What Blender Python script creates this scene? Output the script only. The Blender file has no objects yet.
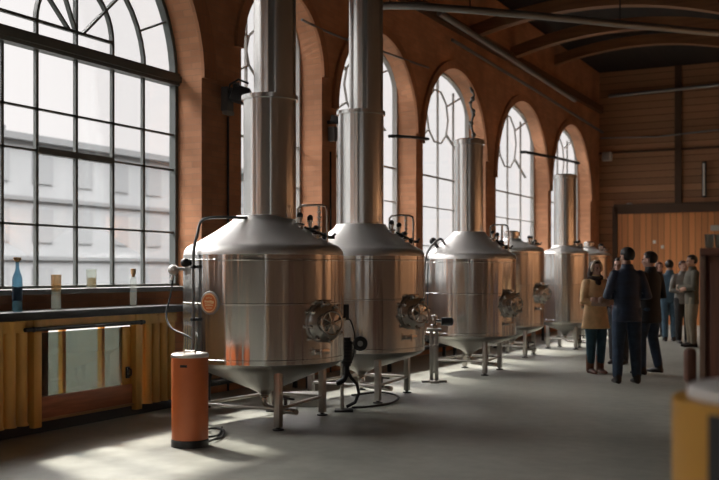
import bpy, bmesh, math, random
from mathutils import Vector, Matrix, Euler
random.seed(7)
S = bpy.context.scene
C = S.collection
PI = math.pi
YAW = math.radians(27.5); CY_, SY_ = math.cos(YAW), math.sin(YAW)
F = 998.6; HORIZON = 272.0; EYE = 1.5

def W(px, d):
    """ground position of something seen at column px, depth d"""
    xc = (px - 359.5) / F * d
    return (xc * CY_ - d * SY_, xc * SY_ + d * CY_)

# ------------------------------------------------------------------ mesh builder
class MB:
    def __init__(s): s.v = []; s.f = []; s.mi = []; s.cur = 0
    def add(s, vs, fs):
        o = len(s.v); s.v += [Vector(p) for p in vs]
        for f in fs: s.f.append([i + o for i in f]); s.mi.append(s.cur)
        return s
    def box(s, c, d, rz=0, rot=None, bev=0):
        M = rot if rot is not None else Matrix.Rotation(rz, 3, 'Z')
        x, y, z = d[0]/2, d[1]/2, d[2]/2; c = Vector(c)
        b = min(bev, x*.95, y*.95, z*.95)
        if b <= 0:
            vs = [c + M @ Vector((sx*x, sy*y, sz*z)) for sz in (-1,1) for sx, sy in ((-1,-1),(1,-1),(1,1),(-1,1))]
            return s.add(vs, [(3,2,1,0),(4,5,6,7),(0,1,5,4),(1,2,6,5),(2,3,7,6),(3,0,4,7)])
        bm = bmesh.new(); bmesh.ops.create_cube(bm, size=1)
        for v in bm.verts: v.co = Vector((v.co.x*d[0], v.co.y*d[1], v.co.z*d[2]))
        bmesh.ops.bevel(bm, geom=bm.edges[:], offset=b, segments=2, profile=.5, affect='EDGES')
        bm.verts.ensure_lookup_table()
        vs = [c + M @ v.co for v in bm.verts]; fs = [[v.index for v in f.verts] for f in bm.faces]
        bm.free(); return s.add(vs, fs)
    def bb(s, a, b, bev=0):
        return s.box([(a[i]+b[i])/2 for i in range(3)], [abs(b[i]-a[i]) for i in range(3)], bev=bev)
    def lathe(s, prof, n=40, o=(0,0,0), rot=None, caps=True, wave=0, seed=1):
        M = rot if rot is not None else Matrix.Identity(3); o = Vector(o); vs = []; fs = []
        q = random.Random(seed); wv = [(kk, q.random()*6.28, (.5+q.random())/kk) for kk in (9, 14, 19, 23, 31, 37, 46, 58)] if wave else []
        for r0, z in prof:
            for k in range(n):
                a = 2*PI*k/n; r = r0*(1 + sum(wave*w*math.sin(kk*a+ph) for kk, ph, w in wv)); vs.append(o + M @ Vector((r*math.cos(a), r*math.sin(a), z)))
        for i in range(len(prof)-1):
            for k in range(n):
                k2 = (k+1) % n; fs.append((i*n+k, i*n+k2, (i+1)*n+k2, (i+1)*n+k))
        if caps:
            fs.append(tuple(range(n-1, -1, -1))); m = (len(prof)-1)*n; fs.append(tuple(m+k for k in range(n)))
        return s.add(vs, fs)
    def cyl(s, a, b, r, r2=None, n=16):
        a, b = Vector(a), Vector(b); q = (b-a).to_track_quat('Z', 'Y').to_matrix()
        L = (b-a).length
        return s.lathe([(r,0),(r if r2 is None else r2, L)], n, a, q)
    def tube(s, pts, r, n=10, rad=None):
        pts = [Vector(p) for p in pts]; vs = []; fs = []; up = None
        for i, p in enumerate(pts):
            t = (pts[min(i+1,len(pts)-1)] - pts[max(i-1,0)]).normalized()
            if up is None:
                up = Vector((0,0,1)) if abs(t.z) < .9 else Vector((1,0,0))
            u = (up - t*up.dot(t)).normalized(); w = t.cross(u); up = u
            rr = rad[i] if rad else r
            for k in range(n):
                a = 2*PI*k/n; vs.append(p + u*math.cos(a)*rr + w*math.sin(a)*rr)
        for i in range(len(pts)-1):
            for k in range(n):
                k2 = (k+1) % n; fs.append((i*n+k, i*n+k2, (i+1)*n+k2, (i+1)*n+k))
        fs.append(tuple(range(n-1,-1,-1))); m = (len(pts)-1)*n; fs.append(tuple(m+k for k in range(n)))
        return s.add(vs, fs)
    def ball(s, c, r, n=16, m=10, rot=None):
        if not hasattr(r, '__len__'): r = (r, r, r)
        M = rot if rot is not None else Matrix.Identity(3); c = Vector(c); vs = []; fs = []
        for i in range(1, m):
            t = PI*i/m
            for k in range(n):
                a = 2*PI*k/n
                vs.append(c + M @ Vector((r[0]*math.sin(t)*math.cos(a), r[1]*math.sin(t)*math.sin(a), -r[2]*math.cos(t))))
        for i in range(m-2):
            for k in range(n):
                k2 = (k+1) % n; fs.append((i*n+k, i*n+k2, (i+1)*n+k2, (i+1)*n+k))
        vs.append(c + M @ Vector((0,0,-r[2]))); vs.append(c + M @ Vector((0,0,r[2]))); b = len(vs)-2
        for k in range(n):
            k2 = (k+1) % n; fs.append((b, k2, k)); fs.append((b+1, (m-2)*n+k, (m-2)*n+k2))
        return s.add(vs, fs)
    def loft(s, rings, n=20):
        """rings: (centre, ux, uy, a, b)"""
        vs = []; fs = []
        for c, ux, uy, a, b in rings:
            c, ux, uy = Vector(c), Vector(ux), Vector(uy)
            for k in range(n):
                t = 2*PI*k/n; vs.append(c + ux*a*math.cos(t) + uy*b*math.sin(t))
        for i in range(len(rings)-1):
            for k in range(n):
                k2 = (k+1) % n; fs.append((i*n+k, i*n+k2, (i+1)*n+k2, (i+1)*n+k))
        fs.append(tuple(range(n-1,-1,-1))); m = (len(rings)-1)*n; fs.append(tuple(m+k for k in range(n)))
        return s.add(vs, fs)
    def ring(s, c, R, r, nrm=(0,0,1), n=32, m=8):
        q = Vector(nrm).normalized().to_track_quat('Z','Y').to_matrix(); c = Vector(c); vs = []; fs = []
        for i in range(n):
            a = 2*PI*i/n
            for k in range(m):
                t = 2*PI*k/m; rr = R + r*math.cos(t)
                vs.append(c + q @ Vector((rr*math.cos(a), rr*math.sin(a), r*math.sin(t))))
        for i in range(n):
            for k in range(m):
                i2, k2 = (i+1) % n, (k+1) % m
                fs.append((i*m+k, i2*m+k, i2*m+k2, i*m+k2))
        return s.add(vs, fs)
    def mesh(s, name, mats, ang=40):
        me = bpy.data.meshes.new(name); me.from_pydata([tuple(p) for p in s.v], [], s.f)
        if not isinstance(mats, (list, tuple)): mats = [mats]
        for m in mats: me.materials.append(m)
        me.polygons.foreach_set('material_index', s.mi)
        me.update()
        bm = bmesh.new(); bm.from_mesh(me); bmesh.ops.recalc_face_normals(bm, faces=bm.faces[:]); bm.to_mesh(me); bm.free()
        if ang:
            me.shade_smooth(); me.set_sharp_from_angle(angle=math.radians(ang))
        return me
    def build(s, name, mats, parent=None, ang=40, loc=None):
        o = bpy.data.objects.new(name, s.mesh(name, mats, ang)); C.objects.link(o)
        if parent is not None: o.parent = parent
        if loc is not None: o.location = loc
        return o

def remesh(mb, name, mat, parent, vox, smooth=6, fac=.5):
    o = mb.build(name + '_raw', mat, None, 0)
    m = o.modifiers.new('r', 'REMESH'); m.mode = 'VOXEL'; m.voxel_size = vox; m.use_smooth_shade = True
    m2 = o.modifiers.new('s', 'SMOOTH'); m2.factor = fac; m2.iterations = smooth
    dg = bpy.context.evaluated_depsgraph_get(); dg.update()
    me = bpy.data.meshes.new_from_object(o.evaluated_get(dg)); me.name = name
    old = o.data; bpy.data.objects.remove(o); bpy.data.meshes.remove(old)
    me.materials.clear(); me.materials.append(mat); me.shade_smooth()
    r = bpy.data.objects.new(name, me); C.objects.link(r); r.parent = parent
    return r

def smooth(pts, n=5):
    P = [Vector(p) for p in pts]; P = [2*P[0]-P[1]] + P + [2*P[-1]-P[-2]]; out = []
    for i in range(1, len(P)-2):
        a, b, c, d = P[i-1:i+3]
        for k in range(n):
            t = k/n; out.append(.5*(2*b + (c-a)*t + (2*a-5*b+4*c-d)*t*t + (3*b-a-3*c+d)*t**3))
    return out + [P[-2]]
def tag(o, label=None, cat=None, group=None, kind=None):
    if label: o['label'] = label
    if cat: o['category'] = cat
    if group: o['group'] = group
    if kind: o['kind'] = kind
    return o
def thing(name, label, cat, loc=(0,0,0), rz=0, group=None):
    o = bpy.data.objects.new(name, None); C.objects.link(o)
    o.empty_display_size = .1; o.location = loc; o.rotation_euler = (0,0,rz)
    return tag(o, label, cat, group)
def struct(o, label=None): 
    return tag(o, label, None, None, 'structure')

# ------------------------------------------------------------------ materials
def mat(name, col=(.5,.5,.5), rough=.5, metal=0., noise=0., nscale=8., bump=0., spec=.5, coat=0., nstretch=(1,1,1)):
    m = bpy.data.materials.new(name); m.use_nodes = True; nt = m.node_tree
    b = nt.nodes['Principled BSDF']; b.inputs['Base Color'].default_value = (*col, 1)
    b.inputs['Roughness'].default_value = rough; b.inputs['Metallic'].default_value = metal
    b.inputs['Specular IOR Level'].default_value = spec; b.inputs['Coat Weight'].default_value = coat
    if noise or bump:
        tc = nt.nodes.new('ShaderNodeTexCoord'); mp = nt.nodes.new('ShaderNodeMapping')
        mp.inputs['Scale'].default_value = nstretch
        nz = nt.nodes.new('ShaderNodeTexNoise'); nz.inputs['Scale'].default_value = nscale; nz.inputs['Detail'].default_value = 5
        nt.links.new(tc.outputs['Object'], mp.inputs[0]); nt.links.new(mp.outputs[0], nz.inputs['Vector'])
        if noise:
            rp = nt.nodes.new('ShaderNodeValToRGB')
            rp.color_ramp.elements[0].position = .3; rp.color_ramp.elements[1].position = .72
            rp.color_ramp.elements[0].color = (*[max(0, c*(1-noise)) for c in col], 1)
            rp.color_ramp.elements[1].color = (*[min(1, c*(1+noise)) for c in col], 1)
            nt.links.new(nz.outputs['Fac'], rp.inputs[0]); nt.links.new(rp.outputs[0], b.inputs['Base Color'])
        if bump:
            bp = nt.nodes.new('ShaderNodeBump'); bp.inputs['Strength'].default_value = bump; bp.inputs['Distance'].default_value = .01
            nt.links.new(nz.outputs['Fac'], bp.inputs['Height']); nt.links.new(bp.outputs[0], b.inputs['Normal'])
    return m

def brick_mat(name, c1, c2, mortar, bw=.24, bh=.075):
    m = mat(name, c1, .85); nt = m.node_tree; N = nt.nodes.new; L = nt.links.new; b = nt.nodes['Principled BSDF']
    tc = N('ShaderNodeTexCoord'); sp = N('ShaderNodeSeparateXYZ'); L(tc.outputs['Object'], sp.inputs[0])
    ge = N('ShaderNodeNewGeometry'); sn = N('ShaderNodeSeparateXYZ'); L(ge.outputs['Normal'], sn.inputs[0])
    ab = N('ShaderNodeMath'); ab.operation = 'ABSOLUTE'; L(sn.outputs[0], ab.inputs[0])
    gt = N('ShaderNodeMath'); gt.operation = 'GREATER_THAN'; gt.inputs[1].default_value = .5; L(ab.outputs[0], gt.inputs[0])
    mx = N('ShaderNodeMix'); mx.data_type = 'FLOAT'; L(gt.outputs[0], mx.inputs['Factor']); L(sp.outputs[0], mx.inputs['A']); L(sp.outputs[1], mx.inputs['B'])
    cb = N('ShaderNodeCombineXYZ'); L(mx.outputs['Result'], cb.inputs[0]); L(sp.outputs[2], cb.inputs[1])
    br = N('ShaderNodeTexBrick'); L(cb.outputs[0], br.inputs['Vector']); br.inputs['Scale'].default_value = 1
    br.inputs['Brick Width'].default_value = bw; br.inputs['Row Height'].default_value = bh; br.inputs['Mortar Size'].default_value = .006
    br.inputs['Color1'].default_value = (*c1, 1); br.inputs['Color2'].default_value = (*c2, 1); br.inputs['Mortar'].default_value = (*mortar, 1)
    br.inputs['Mortar Smooth'].default_value = .4
    nz = N('ShaderNodeTexNoise'); nz.inputs['Scale'].default_value = 1.3; nz.inputs['Detail'].default_value = 6; L(tc.outputs['Object'], nz.inputs['Vector'])
    mr = N('ShaderNodeMapRange'); mr.inputs[1].default_value = .3; mr.inputs[2].default_value = .7; mr.inputs[3].default_value = .72; mr.inputs[4].default_value = 1.15; L(nz.outputs['Fac'], mr.inputs[0])
    mu = N('ShaderNodeMix'); mu.data_type = 'RGBA'; mu.blend_type = 'MULTIPLY'; mu.inputs['Factor'].default_value = 1
    L(br.outputs['Color'], mu.inputs['A']); L(mr.outputs[0], mu.inputs['B']); L(mu.outputs['Result'], b.inputs['Base Color'])
    bp = N('ShaderNodeBump'); bp.inputs['Strength'].default_value = .35; bp.inputs['Distance'].default_value = .006; bp.invert = True
    L(br.outputs['Fac'], bp.inputs['Height']); L(bp.outputs[0], b.inputs['Normal'])
    return m

def plank_mat(name, col, dark, width=.16, axis=0, var=.35, rough=.6):
    """boards side by side along one axis, each its own tint, thin dark joints"""
    m = mat(name, col, rough); nt = m.node_tree; N = nt.nodes.new; L = nt.links.new; b = nt.nodes['Principled BSDF']
    tc = N('ShaderNodeTexCoord'); sp = N('ShaderNodeSeparateXYZ'); L(tc.outputs['Object'], sp.inputs[0])
    dv = N('ShaderNodeMath'); dv.operation = 'DIVIDE'; dv.inputs[1].default_value = width; L(sp.outputs[axis], dv.inputs[0])
    fl = N('ShaderNodeMath'); fl.operation = 'FLOOR'; L(dv.outputs[0], fl.inputs[0])
    fr = N('ShaderNodeMath'); fr.operation = 'FRACT'; L(dv.outputs[0], fr.inputs[0])
    wn = N('ShaderNodeTexWhiteNoise'); wn.noise_dimensions = '1D'; L(fl.outputs[0], wn.inputs['W'])
    mp = N('ShaderNodeMapping'); sc = [22, 22, 22]; sc[2 if axis == 0 or axis == 1 else 1] = 1.2; mp.inputs['Scale'].default_value = sc
    L(tc.outputs['Object'], mp.inputs[0]); nz = N('ShaderNodeTexNoise'); nz.inputs['Scale'].default_value = 1; nz.inputs['Detail'].default_value = 4; L(mp.outputs[0], nz.inputs['Vector'])
    ad = N('ShaderNodeMath'); ad.operation = 'ADD'; L(wn.outputs['Value'], ad.inputs[0]); L(nz.outputs['Fac'], ad.inputs[1])
    mr = N('ShaderNodeMapRange'); mr.inputs[1].default_value = .3; mr.inputs[2].default_value = 1.7; mr.inputs[3].default_value = 1-var; mr.inputs[4].default_value = 1+var; L(ad.outputs[0], mr.inputs[0])
    mu = N('ShaderNodeMix'); mu.data_type = 'RGBA'; mu.blend_type = 'MULTIPLY'; mu.inputs['Factor'].default_value = 1
    mu.inputs['A'].default_value = (*col, 1); L(mr.outputs[0], mu.inputs['B'])
    lt = N('ShaderNodeMath'); lt.operation = 'LESS_THAN'; lt.inputs[1].default_value = .07; L(fr.outputs[0], lt.inputs[0])
    m2 = N('ShaderNodeMix'); m2.data_type = 'RGBA'; L(lt.outputs[0], m2.inputs['Factor']); L(mu.outputs['Result'], m2.inputs['A']); m2.inputs['B'].default_value = (*dark, 1)
    L(m2.outputs['Result'], b.inputs['Base Color'])
    bp = N('ShaderNodeBump'); bp.inputs['Strength'].default_value = .5; bp.inputs['Distance'].default_value = .006; bp.invert = True
    L(lt.outputs[0], bp.inputs['Height']); L(bp.outputs[0], b.inputs['Normal'])
    return m

def steel_mat(name, col, rough, streak=.25):
    m = mat(name, col, rough, 1.); nt = m.node_tree; N = nt.nodes.new; L = nt.links.new; b = nt.nodes['Principled BSDF']
    tc = N('ShaderNodeTexCoord'); prev = None
    for sc, dist in ((4.5, .030), (13, .008)):
        mp = N('ShaderNodeMapping'); mp.inputs['Scale'].default_value = (sc, sc, .05*sc)
        L(tc.outputs['Object'], mp.inputs[0]); nz = N('ShaderNodeTexNoise'); nz.inputs['Scale'].default_value = 1; nz.inputs['Detail'].default_value = 1.5; L(mp.outputs[0], nz.inputs['Vector'])
        bp = N('ShaderNodeBump'); bp.inputs['Strength'].default_value = streak; bp.inputs['Distance'].default_value = dist
        L(nz.outputs['Fac'], bp.inputs['Height'])
        if prev: L(prev.outputs[0], bp.inputs['Normal'])
        prev = bp
    L(prev.outputs[0], b.inputs['Normal'])
    return m

def pane_mat(name, tint=(.98,.985,.985), refl=.03, dust=0):
    m = bpy.data.materials.new(name); m.use_nodes = True; nt = m.node_tree; nt.nodes.remove(nt.nodes['Principled BSDF'])
    N = nt.nodes.new; L = nt.links.new; out = nt.nodes['Material Output']
    t = N('ShaderNodeBsdfTransparent'); t.inputs[0].default_value = (*tint, 1)
    g = N('ShaderNodeBsdfGlossy'); g.inputs['Roughness'].default_value = .03
    lw = N('ShaderNodeLayerWeight'); lw.inputs['Blend'].default_value = .25
    ml = N('ShaderNodeMath'); ml.operation = 'MULTIPLY_ADD'; ml.inputs[1].default_value = .15; ml.inputs[2].default_value = refl; L(lw.outputs['Fresnel'], ml.inputs[0])
    mx = N('ShaderNodeMixShader'); L(ml.outputs[0], mx.inputs[0]); L(t.outputs[0], mx.inputs[1])
    if dust:
        df = N('ShaderNodeBsdfTranslucent'); df.inputs[0].default_value = (.7,.72,.66,1); m2 = N('ShaderNodeMixShader'); m2.inputs[0].default_value = dust; L(t.outputs[0], m2.inputs[1]); L(df.outputs[0], m2.inputs[2]); L(m2.outputs[0], mx.inputs[1])
    L(g.outputs[0], mx.inputs[2]); L(mx.outputs[0], out.inputs[0])
    return m

def glass_mat(name, col=(1,1,1), rough=.02):
    m = mat(name, col, rough); b = m.node_tree.nodes['Principled BSDF']; b.inputs['Transmission Weight'].default_value = 1; b.inputs['IOR'].default_value = 1.45
    return m

BRICK = brick_mat('orange brick', (.70,.335,.18), (.61,.28,.145), (.58,.30,.17))
BRICKDK = brick_mat('arch brick', (.60,.27,.135), (.52,.225,.11), (.46,.23,.13), .075, .22)
STEEL = steel_mat('brushed steel', (.80,.795,.765), .22, 1.)
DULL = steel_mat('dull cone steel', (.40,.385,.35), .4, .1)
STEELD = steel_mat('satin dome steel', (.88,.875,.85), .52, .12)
STEEL2 = steel_mat('stack steel', (.78,.775,.745), .27, .3)
CHROME = mat('polished fitting steel', (.60,.58,.54), .25, 1)
FITTING = mat('bright valve steel', (.72,.70,.66), .25, 1)
LEGSTEEL = mat('leg steel', (.42,.40,.37), .35, 1)
DKMETAL = mat('dark iron', (.025,.027,.028), .45, .4)
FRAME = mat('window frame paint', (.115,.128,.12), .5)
BLOOMFRAME = mat('bloom-paled window bars', (.46,.44,.41), .5)  # paler than the near frames, window bloom put into the colour
RUBBER = mat('black rubber', (.012,.012,.013), .5)
BLACK = mat('black plastic', (.015,.015,.016), .4)
PIPEGREY = mat('grey hose', (.20,.195,.19), .4, .3)
GALV = mat('galvanised pipe', (.30,.30,.29), .45, .8)
PANE = pane_mat('window glass')

def floor_material():
    m = mat('polished concrete', (.24,.235,.215), .45); nt = m.node_tree; N = nt.nodes.new; L = nt.links.new; b = nt.nodes['Principled BSDF']
    tc = N('ShaderNodeTexCoord')
    n1 = N('ShaderNodeTexNoise'); n1.inputs['Scale'].default_value = .8; n1.inputs['Detail'].default_value = 8; n1.inputs['Roughness'].default_value = .65; L(tc.outputs['Object'], n1.inputs['Vector'])
    n2 = N('ShaderNodeTexNoise'); n2.inputs['Scale'].default_value = 7; n2.inputs['Detail'].default_value = 6; L(tc.outputs['Object'], n2.inputs['Vector'])
    ad = N('ShaderNodeMath'); ad.operation = 'MULTIPLY_ADD'; ad.inputs[1].default_value = .35; L(n2.outputs['Fac'], ad.inputs[0]); L(n1.outputs['Fac'], ad.inputs[2])
    rp = N('ShaderNodeValToRGB'); e = rp.color_ramp.elements; e[0].position = .42; e[0].color = (.225,.23,.195,1); e[1].position = .92; e[1].color = (.43,.437,.38,1)
    L(ad.outputs[0], rp.inputs[0]); L(rp.outputs[0], b.inputs['Base Color'])
    mr = N('ShaderNodeMapRange'); mr.inputs[1].default_value = .3; mr.inputs[2].default_value = .7; mr.inputs[3].default_value = .38; mr.inputs[4].default_value = .6
    L(n1.outputs['Fac'], mr.inputs[0]); L(mr.outputs[0], b.inputs['Roughness'])
    bp = N('ShaderNodeBump'); bp.inputs['Strength'].default_value = .15; bp.inputs['Distance'].default_value = .004; L(n2.outputs['Fac'], bp.inputs['Height']); L(bp.outputs[0], b.inputs['Normal'])
    return m
CONCRETE = floor_material()

# ------------------------------------------------------------------ room shell
XI, XG, XO = -7.3, -7.7, -7.75     # inner face, glass, outer face of the window wall
YB, YF, XR, ZC = 29.3, -6.0, 2.6, 7.35
struct(MB().bb((XO, YF-.3, -.15), (XR+.3, YB+.3, 0)).build('floor', CONCRETE), 'grey polished concrete floor')
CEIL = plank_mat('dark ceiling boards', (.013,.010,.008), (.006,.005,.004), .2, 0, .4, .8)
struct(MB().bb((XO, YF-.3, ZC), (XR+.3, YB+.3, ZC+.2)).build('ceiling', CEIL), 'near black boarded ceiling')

# windows: (y0, y1, spring z)  semicircular heads
TOP = 5.43
WIN = [(6.43, 9.87, 3.86, 0)] + [(a, b, TOP-(b-a)/2, 1) for a, b in ((10.72, 12.82), (13.27, 16.2), (16.5, 19.73), (20.36, 24.17), (24.44, 28.25))]
def head(spec, inset=0., n=32, outer=False):
    """arch points from the y0 side to the y1 side: round on the room face, a fuller stilted arch at the glass"""
    y0, y1, sp, k = spec; r = (y1-y0)/2; yc = (y0+y1)/2; q = r-inset
    if not (outer and k): return [(yc-q*math.cos(PI*i/n), sp+q*math.sin(PI*i/n)) for i in range(n+1)]
    sq = max(sp, 4.72); rise = 5.47-sq-inset; m = 4
    L_ = [(yc-q, sp+(sq-sp)*i/m) for i in range(m)]
    M_ = [(yc-q*math.cos(PI*i/(n-2*m)), sq+rise*math.sin(PI*i/(n-2*m))) for i in range(n-2*m+1)]
    return L_ + M_ + [(yc+q, z) for _, z in L_[::-1]]
SILL = 1.30
LOW = (7.35, 9.15, .12, .95)       # low light behind the counter
wl = MB()
NA = 28
def wall_prism(yz):
    n = len(yz); vs = [(XI, y, z) for y, z in yz] + [(XO, y, z) for y, z in yz]
    wl.add(vs, [tuple(range(n)), tuple(range(2*n-1, n-1, -1))] + [(i, i+n, (i+1) % n + n, (i+1) % n) for i in range(n)])
yy = YF
# near part has two more windows out of frame (behind the camera's left edge)
NEAR = [(-4.2, -.8, 3.86, 0), (.9, 4.3, 3.86, 0)]
for spec in NEAR + WIN:
    y0, y1, sp, _k = spec
    wl.bb((XO, yy, 0), (XI, y0, ZC)); r = (y1-y0)/2; yc = (y0+y1)/2
    if spec == WIN[0]:
        a, b, z0, z1 = LOW
        wl.bb((XO, y0, 0), (XI, a, SILL)); wl.bb((XO, b, 0), (XI, y1, SILL)); wl.bb((XO, a, 0), (XI, b, z0)); wl.bb((XO, a, z1), (XI, b, SILL))
    else:
        wl.bb((XO, y0, 0), (XI, y1, SILL))
    A, B = head(spec), head(spec, 0, 32, True)
    for k in range(len(A)-1):
        a, b, c, d = A[k], A[k+1], B[k], B[k+1]
        vs = [(XI, *a), (XI, *b), (XI, b[0], ZC), (XI, a[0], ZC), (XO, *c), (XO, *d), (XO, d[0], ZC), (XO, c[0], ZC)]
        wl.add(vs, [(0,1,2,3), (7,6,5,4), (0,4,5,1), (2,6,7,3), (1,5,6,2), (3,7,4,0)])
    yy = y1
wl.bb((XO, yy, 0), (XI, YB, ZC))
struct(wl.build('wall_left', BRICK, None, 0), 'orange brick wall with arched windows')
# brick arch rings, flush-proud
def head_band(g, spec, a, b, x0, x1, outer=False):
    A, B = head(spec, a, 32, outer), head(spec, b, 32, outer)
    for k in range(len(A)-1):
        vs = [(X, *p) for X in (x0, x1) for p in (A[k], A[k+1], B[k+1], B[k])]
        g.add(vs, [(0,1,2,3), (7,6,5,4), (0,4,5,1), (2,6,7,3), (1,5,6,2), (3,7,4,0)])
for i, spec in enumerate(WIN):
    g = MB(); head_band(g, spec, 0, -(.15 if i else .26), XI, XI+.045)
    struct(g.build('trim_%d' % (i+1), BRICKDK, None, 0), 'brick arch ring')

def arc_bar(g, yc, zc, R, a0, a1, w, dpt=.05, x=XG, n=20):
    for k in range(n):
        a, b = a0+(a1-a0)*k/n, a0+(a1-a0)*(k+1)/n; vs = []
        for X in (x-dpt/2, x+dpt/2):
            for t, q in ((a, R-w/2), (b, R-w/2), (b, R+w/2), (a, R+w/2)): vs.append((X, yc+q*math.cos(t), zc+q*math.sin(t)))
        g.add(vs, [(0,1,2,3), (7,6,5,4), (0,4,5,1), (2,6,7,3), (1,5,6,2), (3,7,4,0)])
def strut(g, p, q, w, dpt=.05, x=XG):
    p, q = Vector((x, *p)), Vector((x, *q)); d = (q-p); L = d.length; d.normalize(); n = Vector((1,0,0)).cross(d)
    vs = [c + Vector((sx*dpt/2,0,0)) + n*(sn*w/2) for c in (p, q) for sx, sn in ((-1,-1),(1,-1),(1,1),(-1,1))]
    g.add(vs, [(3,2,1,0),(4,5,6,7),(0,1,5,4),(1,2,6,5),(2,3,7,6),(3,0,4,7)])
def glass_sheet(spec, x, z0=SILL):
    y0, y1 = spec[:2]; out = [(y0, z0), (y1, z0)] + head(spec, 0, 32, True)[::-1]
    g = MB(); n = len(out)
    g.add([(x, *p) for p in out] + [(x-.006, *p) for p in out], [tuple(range(n)), tuple(range(2*n-1, n-1, -1))] + [(i, i+n, (i+1) % n + n, (i+1) % n) for i in range(n)])
    return g
def window(i, spec, style):
    y0, y1, sp, kk = spec; r = (y1-y0)/2; yc = (y0+y1)/2
    w = bpy.data.objects.new('window_%d' % i, None); C.objects.link(w); struct(w, 'tall arched window')
    g = MB(); fw = .055 if style == 1 else .05
    head_band(g, spec, 0, fw, XG-.045, XG+.045, True)
    g.bb((XG-.045, y0, SILL), (XG+.045, y0+fw, sp)); g.bb((XG-.045, y1-fw, SILL), (XG+.045, y1, sp)); g.bb((XG-.05, y0, SILL), (XG+.06, y1, SILL+.06))
    m = FRAME if style == 1 else BLOOMFRAME
    g.build('frame', m, w, 0)
    b = MB()
    if style == 1:
        cy = 8.15
        for y in (7.12-.0, 7.58, 8.15, 8.73, 9.26): b.bb((XG-.02, y-.018, SILL), (XG+.02, y+.018, sp))
        for z, t in ((3.18,.022), (2.75,.022), (1.985,.022)): b.bb((XG-.02, y0, z-t/2), (XG+.02, y1, z+t/2))
        b.bb((XG-.04, 7.58, 2.72), (XG+.035, 8.73, 2.79))
        arc_bar(b, cy, 4.09, .575, 0, PI, .035); arc_bar(b, cy, sp, 1.13, 0, PI, .035)
        b.bb((XG-.02, y0+.02, 4.075), (XG+.02, 8.73, 4.105))
        for y in (7.58, 8.73): b.bb((XG-.02, y-.018, sp), (XG+.02, y+.018, 4.09))
        strut(b, (cy, sp), (cy, sp+r-.02), .03)
        for a in (115,): strut(b, (cy, 4.09), (cy+.575*math.cos(math.radians(a)), 4.09+.575*math.sin(math.radians(a))), .025)
        for a in (48, 132): strut(b, (cy+.15*math.cos(math.radians(a)), 4.09), (cy+1.13*math.cos(math.radians(a)), sp+1.13*math.sin(math.radians(a))), .025)
        for a in (24, 66, 114, 156): strut(b, (cy+1.13*math.cos(math.radians(a)), sp+1.13*math.sin(math.radians(a))), (cy+1.7*math.cos(math.radians(a)), sp+1.7*math.sin(math.radians(a))), .022)
        t = MB(); t.bb((XG-.06, y0, sp-.075), (XG+.07, y1, sp+.075)); t.bb((XG-.06, y0, sp-.035), (XG+.10, y1, sp+.03)); t.build('transom', FRAME, w, 0)
    else:
        nb = 3 if r > 1.2 else 2
        for k in range(1, nb+1): 
            y = y0+(y1-y0)*k/(nb+1); b.bb((XG-.02, y-.012, SILL), (XG+.02, y+.012, max(sp, 4.42)+(.72 if k != 2 else .98)))
        for z, t in ((2.0,.018), (2.75,.018), (3.35,.03)): b.bb((XG-.02, y0, z-t/2), (XG+.02, y1, z+t/2))
        arc_bar(b, yc, 4.55, .33*r, 0, 2*PI, .024, .03, XG, 10)
        for a in (30, 90, 150, 215, 325):
            c, s_ = math.cos(math.radians(a)), math.sin(math.radians(a)); q = .33*r
            R2 = .9*r
            e = (yc+R2*c*.95, min(5.4, 4.55+R2*s_*.75)); strut(b, (yc+q*c, 4.55+q*s_), e, .02)
    b.build('glazing_bars', m, w, 0)
    glass_sheet(spec, XG+.004).build('glass', PANE, w, 0)
    MB().bb((XG+.045, y0, SILL-.02), (XI+.025, y1, SILL+.03)).build('sill', SILLM, w, 0)
SILLM = mat('sill paint', (.16,.165,.155), .5)
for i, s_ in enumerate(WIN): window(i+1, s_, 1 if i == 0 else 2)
lw = bpy.data.objects.new('window_7', None); C.objects.link(lw); struct(lw, 'low light behind the counter')
g = MB(); a, b, z0, z1 = LOW
for y in (a, a+.6, a+1.2, b): g.bb((XG-.03, max(a, y-.025), z0), (XG+.03, min(b, y+.025), z1))
g.bb((XG-.03, a, z0), (XG+.03, b, z0+.04)); g.bb((XG-.03, a, z1-.04), (XG+.03, b, z1))
OCHRE = mat('ochre paint', (.74,.43,.10), .45, 0, .22, 5, .08, nstretch=(1,1,.3))
g.build('frame', OCHRE, lw, 0)
MB().bb((XG, a, z0), (XG+.006, b, z1)).build('glass', PANE, lw, 0)
for i, s_ in enumerate(NEAR):
    w = bpy.data.objects.new('window_%d' % (8+i), None); C.objects.link(w); struct(w, 'tall arched window')
    g = MB(); y0, y1, sp, kk = s_; r = (y1-y0)/2
    arc_bar(g, (y0+y1)/2, sp, r-.035, 0, PI, .07, .09, XG, 24); g.bb((XG-.04, y0, sp-.07), (XG+.06, y1, sp+.07))
    for k in range(7): y = y0+(y1-y0)*k/6; g.bb((XG-.03, y-.02, SILL), (XG+.03, y+.02, sp))
    g.build('frame', FRAME, w, 0); glass_sheet(s_, XG+.004).build('glass', PANE, w, 0)

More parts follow.
